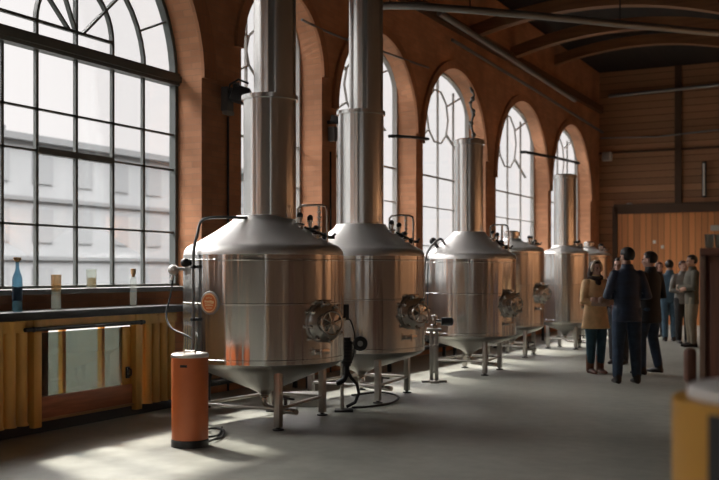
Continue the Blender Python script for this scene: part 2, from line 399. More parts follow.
# back wall: dark boarded upper part, lighter plank panel below
BACKUP = plank_mat('brown lap boards', (.42,.225,.12), (.05,.025,.012), .2, 2, .3, .7)
BACKLOW = plank_mat('warm plank panelling', (.66,.27,.095), (.12,.045,.015), .17, 0, .3, .55)
BATTEN = mat('dark batten', (.085,.045,.024), .65)
struct(MB().bb((XO, YB, 0), (XR+.3, YB+.3, ZC)).build('wall_back', BACKUP, None, 0), 'brown boarded end wall')
PX0 = -6.75
p = bpy.data.objects.new('trim_7', None); C.objects.link(p); struct(p, 'warm plank panelling with dark top rail')
MB().bb((PX0, YB-.08, 0), (XR, YB, 3.18)).build('planking', BACKLOW, p, 0)
g = MB(); g.bb((PX0-.08, YB-.13, 3.18), (XR, YB, 3.40)); g.bb((PX0-.1, YB-.16, 3.40), (XR, YB, 3.46)); g.bb((PX0-.14, YB-.13, 0), (PX0, YB, 3.4)); g.build('rail', BATTEN, p, 0)
g = MB()
for X in (-5.05, -3.0, -1.0, 1.2, 3.4): g.bb((X-.09, YB-.1, 3.46), (X+.09, YB, ZC))
g.bb((XI, YB-.07, 4.95), (XR, YB, 5.0))
struct(g.build('trim_8', BATTEN, None, 0), 'dark upright posts on the end wall')
BACKDK = plank_mat('dark front boards', (.10,.075,.055), (.04,.03,.02), .2, 0, .3, .7)
WALLR = plank_mat('side wall boards', (.36,.21,.125), (.13,.07,.035), .2, 1, .3, .6)
# right-hand wall (outside the picture) with its own row of tall windows
g = MB(); yy = YF; RW = [(-5.2, -1.2)]
for a, b in RW:
    g.bb((XR, yy, 0), (XR+.3, a, ZC)); g.bb((XR, a, 0), (XR+.3, b, 1.8)); g.bb((XR, a, 5.6), (XR+.3, b, ZC)); yy = b
g.bb((XR, yy, 0), (XR+.3, YB, ZC))
struct(g.build('wall_right', WALLR, None, 0), 'boarded side wall')
for i, (a, b) in enumerate(RW):
    w = bpy.data.objects.new('window_%d' % (10+i), None); C.objects.link(w); struct(w, 'square headed window in the side wall')
    f = MB()
    for y in (a, (a*2+b)/3, (a+2*b)/3, b): f.bb((XR+.1, max(a, y-.03), 1.8), (XR+.16, min(b, y+.03), 5.6))
    for z in (1.8, 2.7, 3.6, 4.5, 5.54): f.bb((XR+.1, a, z), (XR+.16, b, z+.06))
    f.build('frame', FRAME, w, 0); MB().bb((XR+.12, a, 1.8), (XR+.126, b, 5.6)).build('glass', PANE, w, 0)
struct(MB().bb((XO, YF-.3, 0), (XR+.3, YF, ZC)).build('wall_front', BACKDK, None, 0), 'boarded wall')

# timber ribs over the aisle
RIB = mat('rib timber', (.24,.115,.05), .6, 0, .25, 3, .1, nstretch=(.4,6,6))
for i, (Y, zp, xp) in enumerate(((18.9, 6.52, -5.0), (21.4, 6.62, -4.9), (24.8, 7.02, -5.2))):
    g = MB(); n = 30; rows = []
    for k in range(n+1):
        X = XI + (6.1)*k/n; z = zp - (X-xp)**2/16.
        rows.append((X, z))
    for k in range(n):
        (a, za), (b, zb) = rows[k], rows[k+1]; h = .24
        vs = [(a,Y-.11,za),(a,Y+.11,za),(a,Y+.11,za+h),(a,Y-.11,za+h),(b,Y-.11,zb),(b,Y+.11,zb),(b,Y+.11,zb+h),(b,Y-.11,zb+h)]
        g.add(vs, [(0,3,2,1),(4,5,6,7),(0,1,5,4),(1,2,6,5),(2,3,7,6),(3,0,4,7)])
    g.bb((-1.35, Y-.13, 0), (-1.05, Y+.13, rows[-1][1]+.3))
    struct(g.build('trim_%d' % (9+i), RIB, None, 0), 'curved timber roof rib')
# timber wall plate along the top of the window wall
struct(MB().bb((XI, YF, 6.15), (XI+.12, YB, 6.35)).build('trim_13', mat('plate timber', (.16,.075,.035), .7), None, 0), 'timber plate along the brick wall')

# ------------------------------------------------------------------ outside
FAC = mat('hazed facade', (.155,.163,.166), .9, 0, .06, .6); FACB = mat('facade band', (.085,.09,.092), .9); FACR = mat('facade roof', (.06,.063,.065), .95); FACW = mat('hazed facade window', (.12,.127,.13), .9)  # distance haze put into the colours, windows nearly as pale as walls
def facade(x0, x1, y0, y1, h, label, fl=2.6):
    t = thing('building', label, 'building', (x1, (y0+y1)/2, -.4))
    L_ = y1-y0
    MB().bb((x0-x1, -L_/2, 0), (0, L_/2, h)).build('wall', FAC, t, 0)
    g = MB(); k = 1
    while k*fl < h: g.bb((0, -L_/2, k*fl-.18), (.15, L_/2, k*fl)); k += 1
    g.bb((-.3, -L_/2-.1, h), (.3, L_/2+.1, h+.3)); g.build('cornice', FACB, t, 0)
    MB().bb((x0-x1+.1, -L_/2+.2, h-.02), (-.35, L_/2-.2, h+.06)).build('roof', FACR, t, 0)
    src = None; k = 0
    while k*fl+2 < h:
        n = int(L_/2.4)
        for j in range(n):
            y = -L_/2 + (j+.5)*L_/n
            if src is None:
                src = MB().bb((0,-.6,0), (.06,.6,1.5)).build('window', FACW, t, 0); o = src
            else:
                o = src.copy(); C.objects.link(o); o.parent = t
            o.location = (0, y, k*fl+.6)
        k += 1
    return t
facade(-34, -24, -2, 22, 6.1, 'pale grey building across the street, seen through the large left window')
facade(-44, -33, 24, 62, 7.6, 'pale hazy building further off, seen through the far arched windows')
struct(MB().bb((-60, -30, -.6), (XO-.02, 90, -.4)).build('trim_14', mat('street paving', (.05,.052,.05), .9), None, 0), 'street outside')
# unseen sun blocker added outside, above the view, to cut the sun patches indoors
BLOCKER = mat('sun blocker metal', (.2,.2,.2), .6)
t = bpy.data.objects.new('trim_15', None); C.objects.link(t); t.location = (XO, 12, 0); struct(t, 'unseen sun blocker added over the street above the arched windows')
MB().bb((-2.5, -18.2, 6.9), (0, -1.9, 7.0)).bb((-3.6, -1.9, 7.25), (0, 17.5, 7.34)).build('blocker_sheet', BLOCKER, t, 0)
for y in range(-16, 18, 3): MB().cyl((.02, y, 6.3), (-2.2, y, 6.9 if y < 10 else 7.25), .04).build('bracket', BLOCKER, t)  # brackets carrying the added sun blocker

# ------------------------------------------------------------------ tanks
BADGE_O = mat('badge orange', (.62,.17,.04), .5); BADGE_C = mat('badge cream', (.80,.62,.36), .5); BADGE_R = mat('badge rim', (.34,.33,.31), .35, .7)

def tank(px, d, R, zb, zt, zn, rn, stacks, label, top=None, manz=1.02, manr=.18, cone=.27, legs=(.38,.54), scale=1., valve=True, xy=None, soff=(0,0)):
    X, Y = xy or W(px, d)
    t = thing('brewing_tank', label, 'tank', (X, Y, 0), 0, 'steel brewing tanks along the brick wall')
    H = zt-zb
    # shell with weld seams
    pr = [(R, zb)]
    for z in (zb+.04, zb+H*.55, zt-.05):
        pr += [(R, z-.008), (R+.004, z-.004), (R+.004, z+.004), (R, z+.008)]
    pr.append((R, zt))
    MB().lathe(pr, 288, wave=.026, seed=int(px)).build('shell', STEEL, t, 25)
    # dome: knuckle, shallow cone, flare to the neck
    kn = .11*R/.8; pr = []
    for k in range(9):
        a = (PI/2)*.78*k/8; pr.append((R-kn+kn*math.cos(a), zt+kn*math.sin(a)))
    rk, zk = pr[-1]
    for k in range(1, 9):
        u = k/8; pr.append((rk+(rn+.05-rk)*u, zk+(zn-.05-zk)*(u**1.12)))
    pr += [(rn+.025, zn-.02), (rn+.012, zn), (rn*.6, zn+.002)]
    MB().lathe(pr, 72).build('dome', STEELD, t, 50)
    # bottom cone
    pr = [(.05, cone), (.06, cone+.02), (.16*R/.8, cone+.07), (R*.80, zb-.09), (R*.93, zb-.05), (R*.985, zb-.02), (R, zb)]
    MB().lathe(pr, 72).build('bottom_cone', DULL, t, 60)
    # legs
    LP = lambda sx, sy: (legs[0]*(1.16 if sy < 0 else .84)*sx, legs[1]*(-.8 if sy < 0 else 1.16))
    src = None
    for sx in (-1, 1):
        for sy in (-1, 1):
            lx, ly = LP(sx, sy)
            if src is None:
                src = MB().bb((-.033,-.033,.03), (.033,.033,zb-.0), .006).build('leg', LEGSTEEL, t, 30); o = src
                fsrc = MB().lathe([(.055,0),(.055,.012),(.02,.018),(.02,.05)], 16).build('foot', DKMETAL, o); 
            else:
                o = src.copy(); C.objects.link(o); o.parent = t; f2 = fsrc.copy(); C.objects.link(f2); f2.parent = o
            o.location = (lx, ly, 0)
    for a, b in (((-1,-1),(1,-1)), ((1,-1),(1,1)), ((1,1),(-1,1)), ((-1,1),(-1,-1))):
        MB().cyl((*LP(*a), .2), (*LP(*b), .2), .017, n=12).build('rail', LEGSTEEL, t)
    # stack
    for i, (r, z0, z1) in enumerate(stacks):
        ox = (soff[i]*CY_, soff[i]*SY_, 0); o = MB().lathe([(r, z0), (r, z1)], 160, ox, wave=.024, seed=int(px)+i).build('stack' if i == 0 else 'upper_stack', STEEL2, t, 40)
        if i+1 < len(stacks):
            MB().lathe([(r+.004, z1-.035), (r+.022, z1-.03), (r+.022, z1+.012), (r*.7, z1+.02)], 48, ox).build('collar', STEEL2, t, 30)
        elif z1 < ZC-.5:
            MB().lathe([(r+.003, z1-.06), (r+.02, z1-.055), (r+.02, z1+.01), (r*.8, z1+.035), (.02, z1+.045)], 48, ox).build('cap', STEEL2, t, 30)
    # manway on the aisle side
    q = Vector((1,0,0)).to_track_quat('Z','Y').to_matrix()
    mw = MB().lathe([(manr*.92, -.14), (manr*.92, .03), (manr*1.06, .03), (manr*1.06, .055), (manr*.9, .06)], 40, (0, 0, manz), q).build('manway', CHROME, t, 30)
    ma = math.radians(-13); mw.location = ((R-.01)*math.cos(ma), (R-.01)*math.sin(ma), 0); mw.rotation_euler = (0, 0, ma-math.radians(17))
    MB().lathe([(manr*1.03, .06), (manr*1.03, .078), (manr*.9, .09), (manr*.45, .118), (.01, .125)], 40, (0, 0, manz), q).build('manway_door', CHROME, mw, 30)
    g = MB(); g.ring((0+.19, 0, manz), manr*.62, .011, (1,0,0), 28)
    for k in range(4):
        a = PI*k/4+.3; g.cyl((0+.19, math.cos(a)*manr*.62, manz+math.sin(a)*manr*.62), (0+.19, -math.cos(a)*manr*.62, manz-math.sin(a)*manr*.62), .008, n=8)
    g.cyl((0+.11, 0, manz), (0+.20, 0, manz), .017); g.build('hand_wheel', CHROME, mw)
    g = MB(); g.box((0+.07, 0, manz+manr*1.06), (.05, .09, .05), bev=.01); g.cyl((0+.05, -.07, manz+manr*1.12), (0+.05, .07, manz+manr*1.12), .014)
    g.build('clamp', CHROME, mw)
    cs = None
    for k in range(8):
        a = 2*PI*k/8+.2; c, s_ = math.cos(a)*manr*1.02, math.sin(a)*manr*1.02
        if cs is None:
            gg = MB(); gg.cyl((0,0,0), (.055,0,0), .013, n=8); gg.ball((.06,0,0), .02, 8, 6); cs = gg.build('clamp_bolt', CHROME, mw); o = cs
        else: o = cs.copy(); C.objects.link(o); o.parent = mw
        o.location = (0+.05, c, manz+s_)
    # small sample plate / valve below the manway
    g = MB(); g.box((R+.015, -.0, manz-manr-.1), (.03, .2, .05), bev=.008); g.cyl((R, -.06, manz-manr-.1), (R+.09, -.06, manz-manr-.1), .014); g.cyl((R+.07, -.06, manz-manr-.06), (R+.07, -.06, manz-manr-.14), .012)
    g.build('sample_valve', CHROME, t).rotation_euler = (0, 0, math.radians(-15))
    # outlet under the cone with elbow and butterfly valve
    g = MB(); g.tube([(0,0,cone+.02),(0,0,cone-.05),(.02,-.01,cone-.09),(.06,-.03,cone-.12),(.18,-.08,cone-.125),(.5,-.2,cone-.125)], .03, 12); g.ring((0,0,cone-.02), .035, .012); g.ring((.3,-.12,cone-.125), .036, .013, (1,-.4,0))
    g.build('outlet_pipe', CHROME, t)
    g = MB(); g.box((.34,-.137,cone-.06), (.03,.03,.12), bev=.005); g.box((.39,-.157,cone-.005), (.16,.025,.018), rz=-.38, bev=.005); g.build('valve_handle', BLACK, t)
    return t

def dome_z(R, zt, zn, rn, r):
    kn = .11*R/.8; rk = R-kn+kn*math.cos(PI/2*.78); zk = zt+kn*math.sin(PI/2*.78)
    u = max(0, min(1, (rk-r)/(rk-rn-.05))); return zk+(zn-.05-zk)*(u**1.12)

def fittings(t, R, zt, zn, rn, ang, s=1., frame=True):
    """valves and a tube hoop on the dome at world azimuth ang (deg)"""
    a = math.radians(ang); c, sn = math.cos(a), math.sin(a); tx, ty = -sn, c
    def P(r, w, z): return (c*r+tx*w, sn*r+ty*w, z)
    r1, r2 = R*.46, R*.84
    z1, z2 = dome_z(R,zt,zn,rn,r1), dome_z(R,zt,zn,rn,r2)
    if frame:
        zt_ = zn+.10*s
        g = MB(); g.tube([P(r1,0,z1-.02), P(r1,0,zt_-.03), P(r1+.03,0,zt_), P((r1+r2)/2,0,zt_+.004), P(r2-.05,0,zt_), P(r2-.01,0,zt_-.02), P(r2,0,zt_-.06), P(r2,0,z2-.02)], .012*s, 10)
        g.tube([P(r2-.1,.05,zt_-.0), P(r2-.1,.05,z2+.04)], .016*s, 10)
        for k in range(5): g.ring(P(r2-.1,.05,z2+.1+k*.05), .02*s, .006*s)
        g.build('pipe_hoop', FITTING, t)
    for k, (rr, w, h) in enumerate(((R*.52, -.08, .12), (R*.60, .04, .14), (R*.72, -.06, .09))):
        z = dome_z(R,zt,zn,rn,rr); g = MB()
        g.lathe([(.035,-.03),(.035,.03),(.02,.035),(.02,h*.6),(.032,h*.62),(.032,h*.75)], 16, P(rr,w,z)); g.ring(P(rr,w,z+.02), .04, .01)
        v = g.build('valve', FITTING, t)
        MB().lathe([(.026,h*.75),(.03,h*.8),(.03,h),(.012,h+.02)], 14, P(rr,w,z)).build('valve_cap', BLACK, v)
    g = MB(); g.tube([P(R*.60,-.12,z1-.04), P(R*.72,-.10,dome_z(R,zt,zn,rn,R*.72)+.05), P(R*.82,-.02,z2+.06), P(R*.88,.05,z2+.05), P(R*.92,.07,z2+.085)], .012*s, 10)
    g.tube([P(R*.66,.1,dome_z(R,zt,zn,rn,R*.66)+.04), P(R*.8,.08,z2+.05), P(R*.9,.09,z2+.05)], .016*s, 10)
    g.ball(P(R*.8,.03,z2+.06), .035*s, 12, 8); g.ball(P(R*.68,.02,dome_z(R,zt,zn,rn,R*.68)+.05), .04*s, 12, 8)
    g.build('manifold', DKMETAL, t)

TK = [
 dict(soff=(.06,.11), px=264, d=10.05, R=.80, zb=.63, zt=1.665, zn=2.06, rn=.275, stacks=[(.265,2.03,3.25),(.212,3.25,ZC)], label='largest steel tank nearest the camera, with round orange badge'),
 dict(soff=(0,.06), px=361, d=12.0, R=.765, zb=.58, zt=1.685, zn=2.07, rn=.285, stacks=[(.272,2.05,3.41),(.205,3.41,ZC)], label='second steel tank from the left, wide stack rising out of frame', manz=1.03),
 dict(px=469, d=15.0, R=.70, zb=.57, zt=1.69, zn=2.1, rn=.225, stacks=[(.212,2.08,3.46)], label='third steel tank from the left, stack capped before the window', manz=1.03, legs=(.34,.48)),
 dict(px=512, d=17.9, R=.57, zb=.55, zt=1.86, zn=2.1, rn=.14, stacks=[(.12,2.08,2.2)], label='steel tank without tall stack, fourth from the left', manz=1.12, legs=(.3,.4), manr=.16),
 dict(px=565, d=19.7, R=.445, zb=.52, zt=1.86, zn=2.02, rn=.225, stacks=[(.215,2.0,3.39)], label='narrow steel tank with tall capped stack, beside woman in tan jacket', manz=1.05, legs=(.24,.28), manr=.13),
 dict(px=589, d=22.2, R=.46, zb=.52, zt=1.86, zn=2.06, rn=.12, stacks=[(.1,2.04,2.14)], label='farthest steel tank, mostly hidden behind woman in tan jacket', manz=1.05, legs=(.24,.28), manr=.13),
]
T = [tank(**k) for k in TK]
t1 = T[0]; k1 = TK[0]
fittings(t1, .80, 1.665, 2.06, .275, 10)
fittings(T[1], .765, 1.685, 2.07, .285, 12)
fittings(T[2], .70, 1.69, 2.1, .225, 12)
fittings(T[3], .57, 1.86, 2.1, .14, 20, .8, False)
fittings(T[4], .445, 1.86, 2.02, .225, 10, .6, False)
fittings(T[5], .46, 1.86, 2.06, .12, 10, .6, False)
# tank 1 : side hose, gauge, badge, wire
def az(R, deg, z): a = math.radians(deg); return Vector((R*math.cos(a), R*math.sin(a), z))
camaz = math.degrees(math.atan2(-t1.location.y, -t1.location.x))      # azimuth from the tank towards the lens
def side(frac):           # frac -1..1 across the silhouette, left to right
    return camaz + math.degrees(math.asin(frac))
AL = side(-.80)
hp = [az(.30, side(-.55), 2.03), az(.5, side(-.72), 2.03), az(.66, side(-.80), 2.02), az(.73, side(-.83), 1.98), az(.79, AL, 1.86), az(.825, AL, 1.74), az(.835, AL, 1.55), az(.835, AL, 1.2), az(.835, AL, .7), az(.83, AL, .35), az(.75, AL, .18)]
MB().tube(smooth(hp), .015, 12).build('side_pipe', PIPEGREY, t1)
g = MB()
for z in (1.55, 1.05, .7): g.box(az(.83, AL, z), (.05,.05,.03), rz=math.radians(AL), bev=.005)
g.build('pipe_clip', DKMETAL, t1)
gz = 1.53; a = side(-.985)
gd = az(1, a, 0); g = MB(); g.cyl(az(.78, a, gz), az(.88, a, gz), .018); g.ball(az(.90, a, gz-.01), (.055,.055,.052), 20, 12); g.cyl(az(.9, a, gz-.05), az(.92, a, gz-.11), .014); g.build('gauge', mat('white enamel', (.72,.70,.67), .3), t1)
g = MB(); g.ball(az(.835, side(-.9), gz+.06), (.05,.05,.045), 16, 10); g.cyl(az(.78, side(-.9), gz+.05), az(.83, side(-.9), gz+.06), .02); g.build('pressure_knob', BLACK, t1)
bz = 1.21; ba = side(-.63); ctr = az(.803, ba, bz); nrm = az(1, ba, 0).normalized(); qb = nrm.to_track_quat('Z','Y').to_matrix()
bd = MB().lathe([(.112,-.02),(.112,.004),(.100,.009),(.09,.009)], 40, ctr, qb).build('badge', BADGE_R, t1, 30)
MB().lathe([(.093,.006),(.093,.011)], 40, ctr, qb).build('badge_face', BADGE_O, bd, 30)
u = nrm.cross(Vector((0,0,1))).normalized() * -1; vz = Vector((0,0,1))
def BP(x, y): return ctr + u*x + vz*y + nrm*.013
g = MB(); g.ring(ctr+nrm*.012, .084, .0035, nrm, 40, 6)
rr = random.Random(3)
def squig(x0, x1, y, amp, n, r):
    pts = []
    for k in range(n+1):
        s_ = k/n; pts.append(BP(x0+(x1-x0)*s_+.004*math.sin(k*2.3), y+amp*math.sin(k*1.9)*(.6+.4*rr.random())))
    g.tube(pts, r, 6)
squig(-.058, .056, .012, .014, 22, .0045); squig(-.05, .05, -.024, .006, 16, .003); squig(-.035, .035, -.048, .005, 12, .003)
g.tube([BP(-.05,-.008), BP(0,-.013), BP(.055,-.004)], .003, 6)
for x in (-.026, 0, .026): g.ball(BP(x, .05-abs(x)*.2), .007, 8, 6)
g.build('badge_lettering', BADGE_C, bd)
g = MB(); g.tube(smooth([az(.90, side(-.985), 1.46), az(.93, side(-.99), 1.25), az(.97, side(-.985), 1.08), az(.94, side(-.95), .96), az(.87, side(-.86), .90), az(.84, side(-.80), .86)]), .009, 8); g.build('cable', RUBBER, t1)
# tank 3 : valve head, hose and vent line
t3 = T[2]; cam3 = math.degrees(math.atan2(-t3.location.y, -t3.location.x))
def s3(f): return cam3 + math.degrees(math.asin(f))
g = MB(); g.tube(smooth([az(.45,s3(-.75),1.88), az(.5,s3(-.8),1.98), az(.56,s3(-.82),1.97), az(.66,s3(-.86),1.86), az(.72,s3(-.88),1.7), az(.73,s3(-.9),1.4), az(.73,s3(-.9),1.0)]), .018, 10); g.build('side_pipe', PIPEGREY, t3)
g = MB(); g.ball(az(.56,s3(-.95),1.96), .055, 14, 10); g.cyl(az(.5,s3(-.9),1.85), az(.54,s3(-.95),1.94), .025); g.build('valve_head', BLACK, t3)
g = MB(); zz = 3.5
pts = [(.03,.05,3.48)] + [(.03+.025*math.sin(k*1.3), .05+.02*math.cos(k*1.7), 3.5+k*.06) for k in range(1, 14)]
g.tube(pts, .018, 8)
for k in range(0, 13): g.ball(pts[k], .03+.012*math.sin(k*2.1), 8, 6)
g.build('vent_chain', GALV, t3)

# ------------------------------------------------------------------ pumps and stands by the tanks
def pump_stand(px, d, label, gauge_side=1, h=.62):
    X, Y = W(px, d); t = thing('pump_stand', label, 'pump', (X, Y, 0), -YAW)
    g = MB(); g.box((0,0,.012), (.22,.2,.024), bev=.004); g.build('base', DKMETAL, t)
    return t
X, Y = W(344, 10.75)
ps = thing('pump_stand', 'black pump and gauge post standing between the two nearest tanks', 'pump', (X, Y, 0), YAW)
MB().box((0,0,.012), (.2,.18,.024), bev=.004).build('base', DKMETAL, ps)
MB().cyl((-.02,0,.02), (-.02,0,1.38), .02).build('post', CHROME, ps)
MB().box((.02,-.03,1.07), (.07,.08,.17), bev=.008).build('control_box', BLACK, ps)
g = MB(); g.cyl((.03,-.02,.52), (.03,-.02,.76), .06, n=20); g.cyl((.03,-.02,.76), (.03,-.02,.80), .045); g.cyl((.03,-.02,.49), (.03,-.02,.52), .045)
for k in range(6): g.ring((.03,-.02,.55+k*.035), .06, .006)
g.build('motor', BLACK, ps)
gg = MB().lathe([(.078,0),(.078,.05),(.065,.056),(.06,.05)], 32, (.175,-.03,.735), Matrix.Rotation(PI/2,3,'X')).build('gauge', BLACK, ps, 30)
MB().lathe([(.03,.045),(.03,.058),(.0,.06)], 20, (.175,-.03,.735), Matrix.Rotation(PI/2,3,'X')).build('gauge_face', mat('gauge dial', (.45,.45,.43), .4), gg, 30)
MB().cyl((.05,-.03,.735), (.13,-.03,.735), .016).build('gauge_arm', DKMETAL, ps)
MB().tube(smooth([(.04,-.03,1.0),(.07,-.04,.98),(.1,-.04,.9),(.115,-.04,.8),(.1,-.03,.6),(.06,-.02,.5)]), .008, 8).build('cable', RUBBER, ps)
g = MB(); g.tube([(.03,-.02,.5),(.03,-.02,.4),(.0,-.02,.34),(-.08,-.02,.3)], .03, 10); g.tube([(.03,-.02,.45),(.08,-.04,.36),(.14,-.04,.3),(.16,-.04,.2),(.12,-.02,.1),(.03,0,.05)], .018, 10); g.build('pipework', DKMETAL, ps)
X, Y = W(434, 13.6)
ps = thing('pump_stand', 'steel valve stand with flat top plate between second and third tank', 'pump', (X, Y, 0), YAW)
g = MB(); g.box((0,0,.015), (.34,.12,.03), bev=.004); g.box((.0,0,.015), (.12,.34,.03), bev=.004); g.build('base', LEGSTEEL, ps)
g = MB(); g.box((-.035,0,.36), (.05,.05,.7), bev=.006); g.box((.035,0,.36), (.05,.05,.7), bev=.006); g.build('post', LEGSTEEL, ps)
MB().box((.0,0,.72), (.19,.17,.03), bev=.005).build('top_plate', mat('pale plate', (.42,.40,.36), .4, .6), ps)
g = MB(); g.lathe([(.05,.735),(.05,.78),(.03,.79),(.03,.86),(.045,.87),(.045,.9),(.01,.92)], 20, (0,0,0)); g.cyl((0,0,.83), (.14,0,.83), .022); g.build('valve', CHROME, ps)
g = MB(); g.cyl((.1,0,.825), (.24,0,.825), .055, n=20); g.ball((.24,0,.825), (.03,.055,.055), 16, 10); g.build('motor', BLACK, ps)
MB().box((.0,-.03,.5), (.12,.06,.02), bev=.004).build('bracket', LEGSTEEL, ps)
X, Y = W(305, 11.2)
bx = thing('storage_box', 'pale flat box on the floor between the two nearest tanks', 'box', (X, Y, 0), YAW)
MB().box((0,0,.065), (.33,.2,.13), bev=.008).build('body', mat('pale carton', (.55,.53,.48), .7), bx); MB().box((0,0,.14), (.345,.215,.022), bev=.006).build('lid', mat('pale carton lid', (.6,.58,.53), .7), bx)
# floor hoses under the tanks
tag(MB().tube(smooth([(*W(352,10.9),.02),(*W(372,11.0),.02),(*W(392,11.3),.02),(*W(398,11.9),.02),(*W(380,12.3),.02),(*W(352,12.0),.02)]), .013, 10).build('hose', RUBBER), 'black hose curling on the floor under the second tank', 'hose')

for k, (x, z, r, lab) in enumerate(((-6.52, .42, .05, 'thick dark pipe low behind the row of tanks, nearest the tanks'), (-6.72, .24, .04, 'thinner dark pipe low behind the tanks, nearest the wall'))):
    t = thing('process_pipe', lab, 'pipe', (x, 8.9, 0))
    MB().tube(smooth([(0,0,.02),(0,0,z-.12),(0,.04,z-.03),(0,.12,z),(0,3,z),(0,8,z),(0,12.5,z)], 4), r, 14).build('pipe', DKMETAL, t)
    for y in (2.2, 4.6, 7.2, 9.8, 12.3): MB().box((0,y,(z-r)/2), (.06,.04,z-r), bev=.004).build('support', DKMETAL, t)
    for y in (1.1, 3.4, 6.1): MB().lathe([(r*1.7,-.02),(r*1.7,.02)], 16, (0,y,z), Vector((0,1,0)).to_track_quat('Z','Y').to_matrix()).build('flange', DKMETAL, t, 30)
# ------------------------------------------------------------------ counter under the large window
OAK = mat('red brown board', (.42,.17,.08), .45, 0, .25, 6, .1, nstretch=(4,.4,4))
TOPM = mat('dark worktop', (.016,.018,.02), .42, spec=.3)
ct = thing('bar_counter', 'yellow counter with black worktop and glass front under the large window', 'counter', (XI, 4.0, 0))
XF = .42   # counter depth (local x), front towards the room
def yl(y): return y - 4.0
MB().bb((.005, yl(3.4), 1.06), (XF+.03, yl(8.98), 1.135), .008).build('worktop', TOPM, ct)
MB().bb((.005, yl(3.5), 0), (XF-.06, yl(8.9), .10)).build('plinth', BLACK, ct)
MB().bb((XF-.05, yl(6.3), .95), (XF-.01, yl(8.86), 1.055)).build('apron', OCHRE, ct)
g = MB(); g.cyl((XF+.04, yl(6.6), .975), (XF+.04, yl(8.25), .975), .02)
for y in (6.7, 8.2): g.cyl((XF-.02, yl(y), .975), (XF+.04, yl(y), .975), .014); g.ball((XF+.045, yl(y), .975), .026, 10, 8)
g.build('rail', DKMETAL, ct)
def fluted(y0, y1, name, n, x=XF-.06, rr=.032):
    g = MB(); g.bb((x-.05, yl(y0), .1), (x, yl(y1), 1.055))
    for k in range(n):
        y = y0+(k+.5)*(y1-y0)/n; g.lathe([(rr*1.25, .1), (rr, .13), (rr, 1.02), (rr*1.2, 1.055)], 14, (x, yl(y), 0))
    return g.build(name, OCHRE, ct)
fluted(3.55, 6.72, 'fluted_panel', 22, XF-.06, .058)
fluted(8.34, 8.88, 'fluted_panel', 4, XF-.06, .052)
for y in (6.80, 8.22):
    MB().bb((XF-.09, yl(y-.05), .06), (XF, yl(y+.05), 1.06), .01).build('post', OCHRE, ct)
MB().bb((XF-.12, yl(8.04), .3), (XF-.07, yl(8.17), .93), .005).build('door_stile', OCHRE, ct)
g = MB(); g.box((XF-.055, yl(8.10), .455), (.02,.05,.12), bev=.006); g.tube([(XF-.05,yl(8.10),.5),(XF-.01,yl(8.10),.49),(XF-.01,yl(8.10),.43),(XF-.05,yl(8.10),.42)], .008, 8); g.build('handle', DKMETAL, ct)
MB().bb((XF-.085, yl(6.85), .33), (XF-.079, yl(8.05), .93)).build('glass_front', pane_mat('counter glass', (.36,.39,.35), .05, .08), ct, 0)
MB().bb((XF-.10, yl(6.85), .13), (XF-.05, yl(8.17), .33), .006).build('kick_board', OAK, ct)
MB().bb((XF-.11, yl(6.85), .105), (XF-.03, yl(8.17), .13), .004).build('trim', mat('light oak lip', (.42,.25,.1), .45), ct)

# bottles and glasses
BLUE = pane_mat('blue bottle glass', (.16,.34,.46), .06, .1); CLEAR = pane_mat('clear glass', (.86,.88,.86), .07, .06)
CORK = mat('cork', (.50,.32,.16), .85, 0, .3, 60); LABELM = mat('navy label', (.02,.06,.12), .5); AMBER = pane_mat('amber drink and reflection', (.72,.60,.46), .06, .05)
def hollow(prof, t=.004):
    return prof + [(max(.001, r-t), z) for r, z in reversed(prof) if z > prof[0][1]] + [(.001, prof[0][1]+.012)]
def bottle(loc, r, h, label, gm, neck=.34, cork=.055, lab=None):
    t = thing('bottle', label, 'bottle', loc)
    zs = h*(1-neck)
    MB().lathe([(r*.85,0),(r,.012),(r,zs-.03),(r*.9,zs),(r*.5,zs+.05),(r*.36,zs+.08),(r*.34,h-cork*.6),(r*.42,h-cork*.55),(r*.42,h-cork*.4)], 28).build('body', gm, t, 50)
    MB().lathe([(r*.32,h-cork*.7),(r*.75,h-cork*.38),(r*.78,h)], 18).build('stopper', CORK, t)
    if lab: MB().lathe([(r+.001,h*.2),(r+.001,h*.45)], 28, caps=False).build('label', lab, t)
    return t
CT = 1.135
bottle((-7.06, 6.72, CT), .046, .50, 'tall blue bottle with cork stopper, leftmost on the counter', BLUE, .36, .06, LABELM)
t = thing('glass_vase', 'tall clear glass with a brown reflection tinted into its upper part, standing on the black worktop', 'glass', (-7.06, 7.21, CT))
MB().lathe(hollow([(.046,0),(.048,.01),(.047,.20)], .005), 28).build('lower_glass', CLEAR, t, 50)
MB().lathe(hollow([(.042,.175),(.048,.21),(.05,.34)], .005), 28).build('upper_glass', AMBER, t, 50)  # brown reflection put into the tint of the upper glass
t = thing('tumbler', 'clear tumbler on the window sill behind the counter', 'glass', (-7.42, 8.09, SILL+.03))
MB().lathe(hollow([(.048,0),(.052,.012),(.056,.2)], .005), 28).build('body', CLEAR, t, 50)
MB().lathe([(.046,.02),(.048,.11)], 24).build('drink', AMBER, t)
bottle((-7.08, 8.36, CT), .036, .40, 'slim clear bottle with thick cork at right end of counter', CLEAR, .3, .13, None)

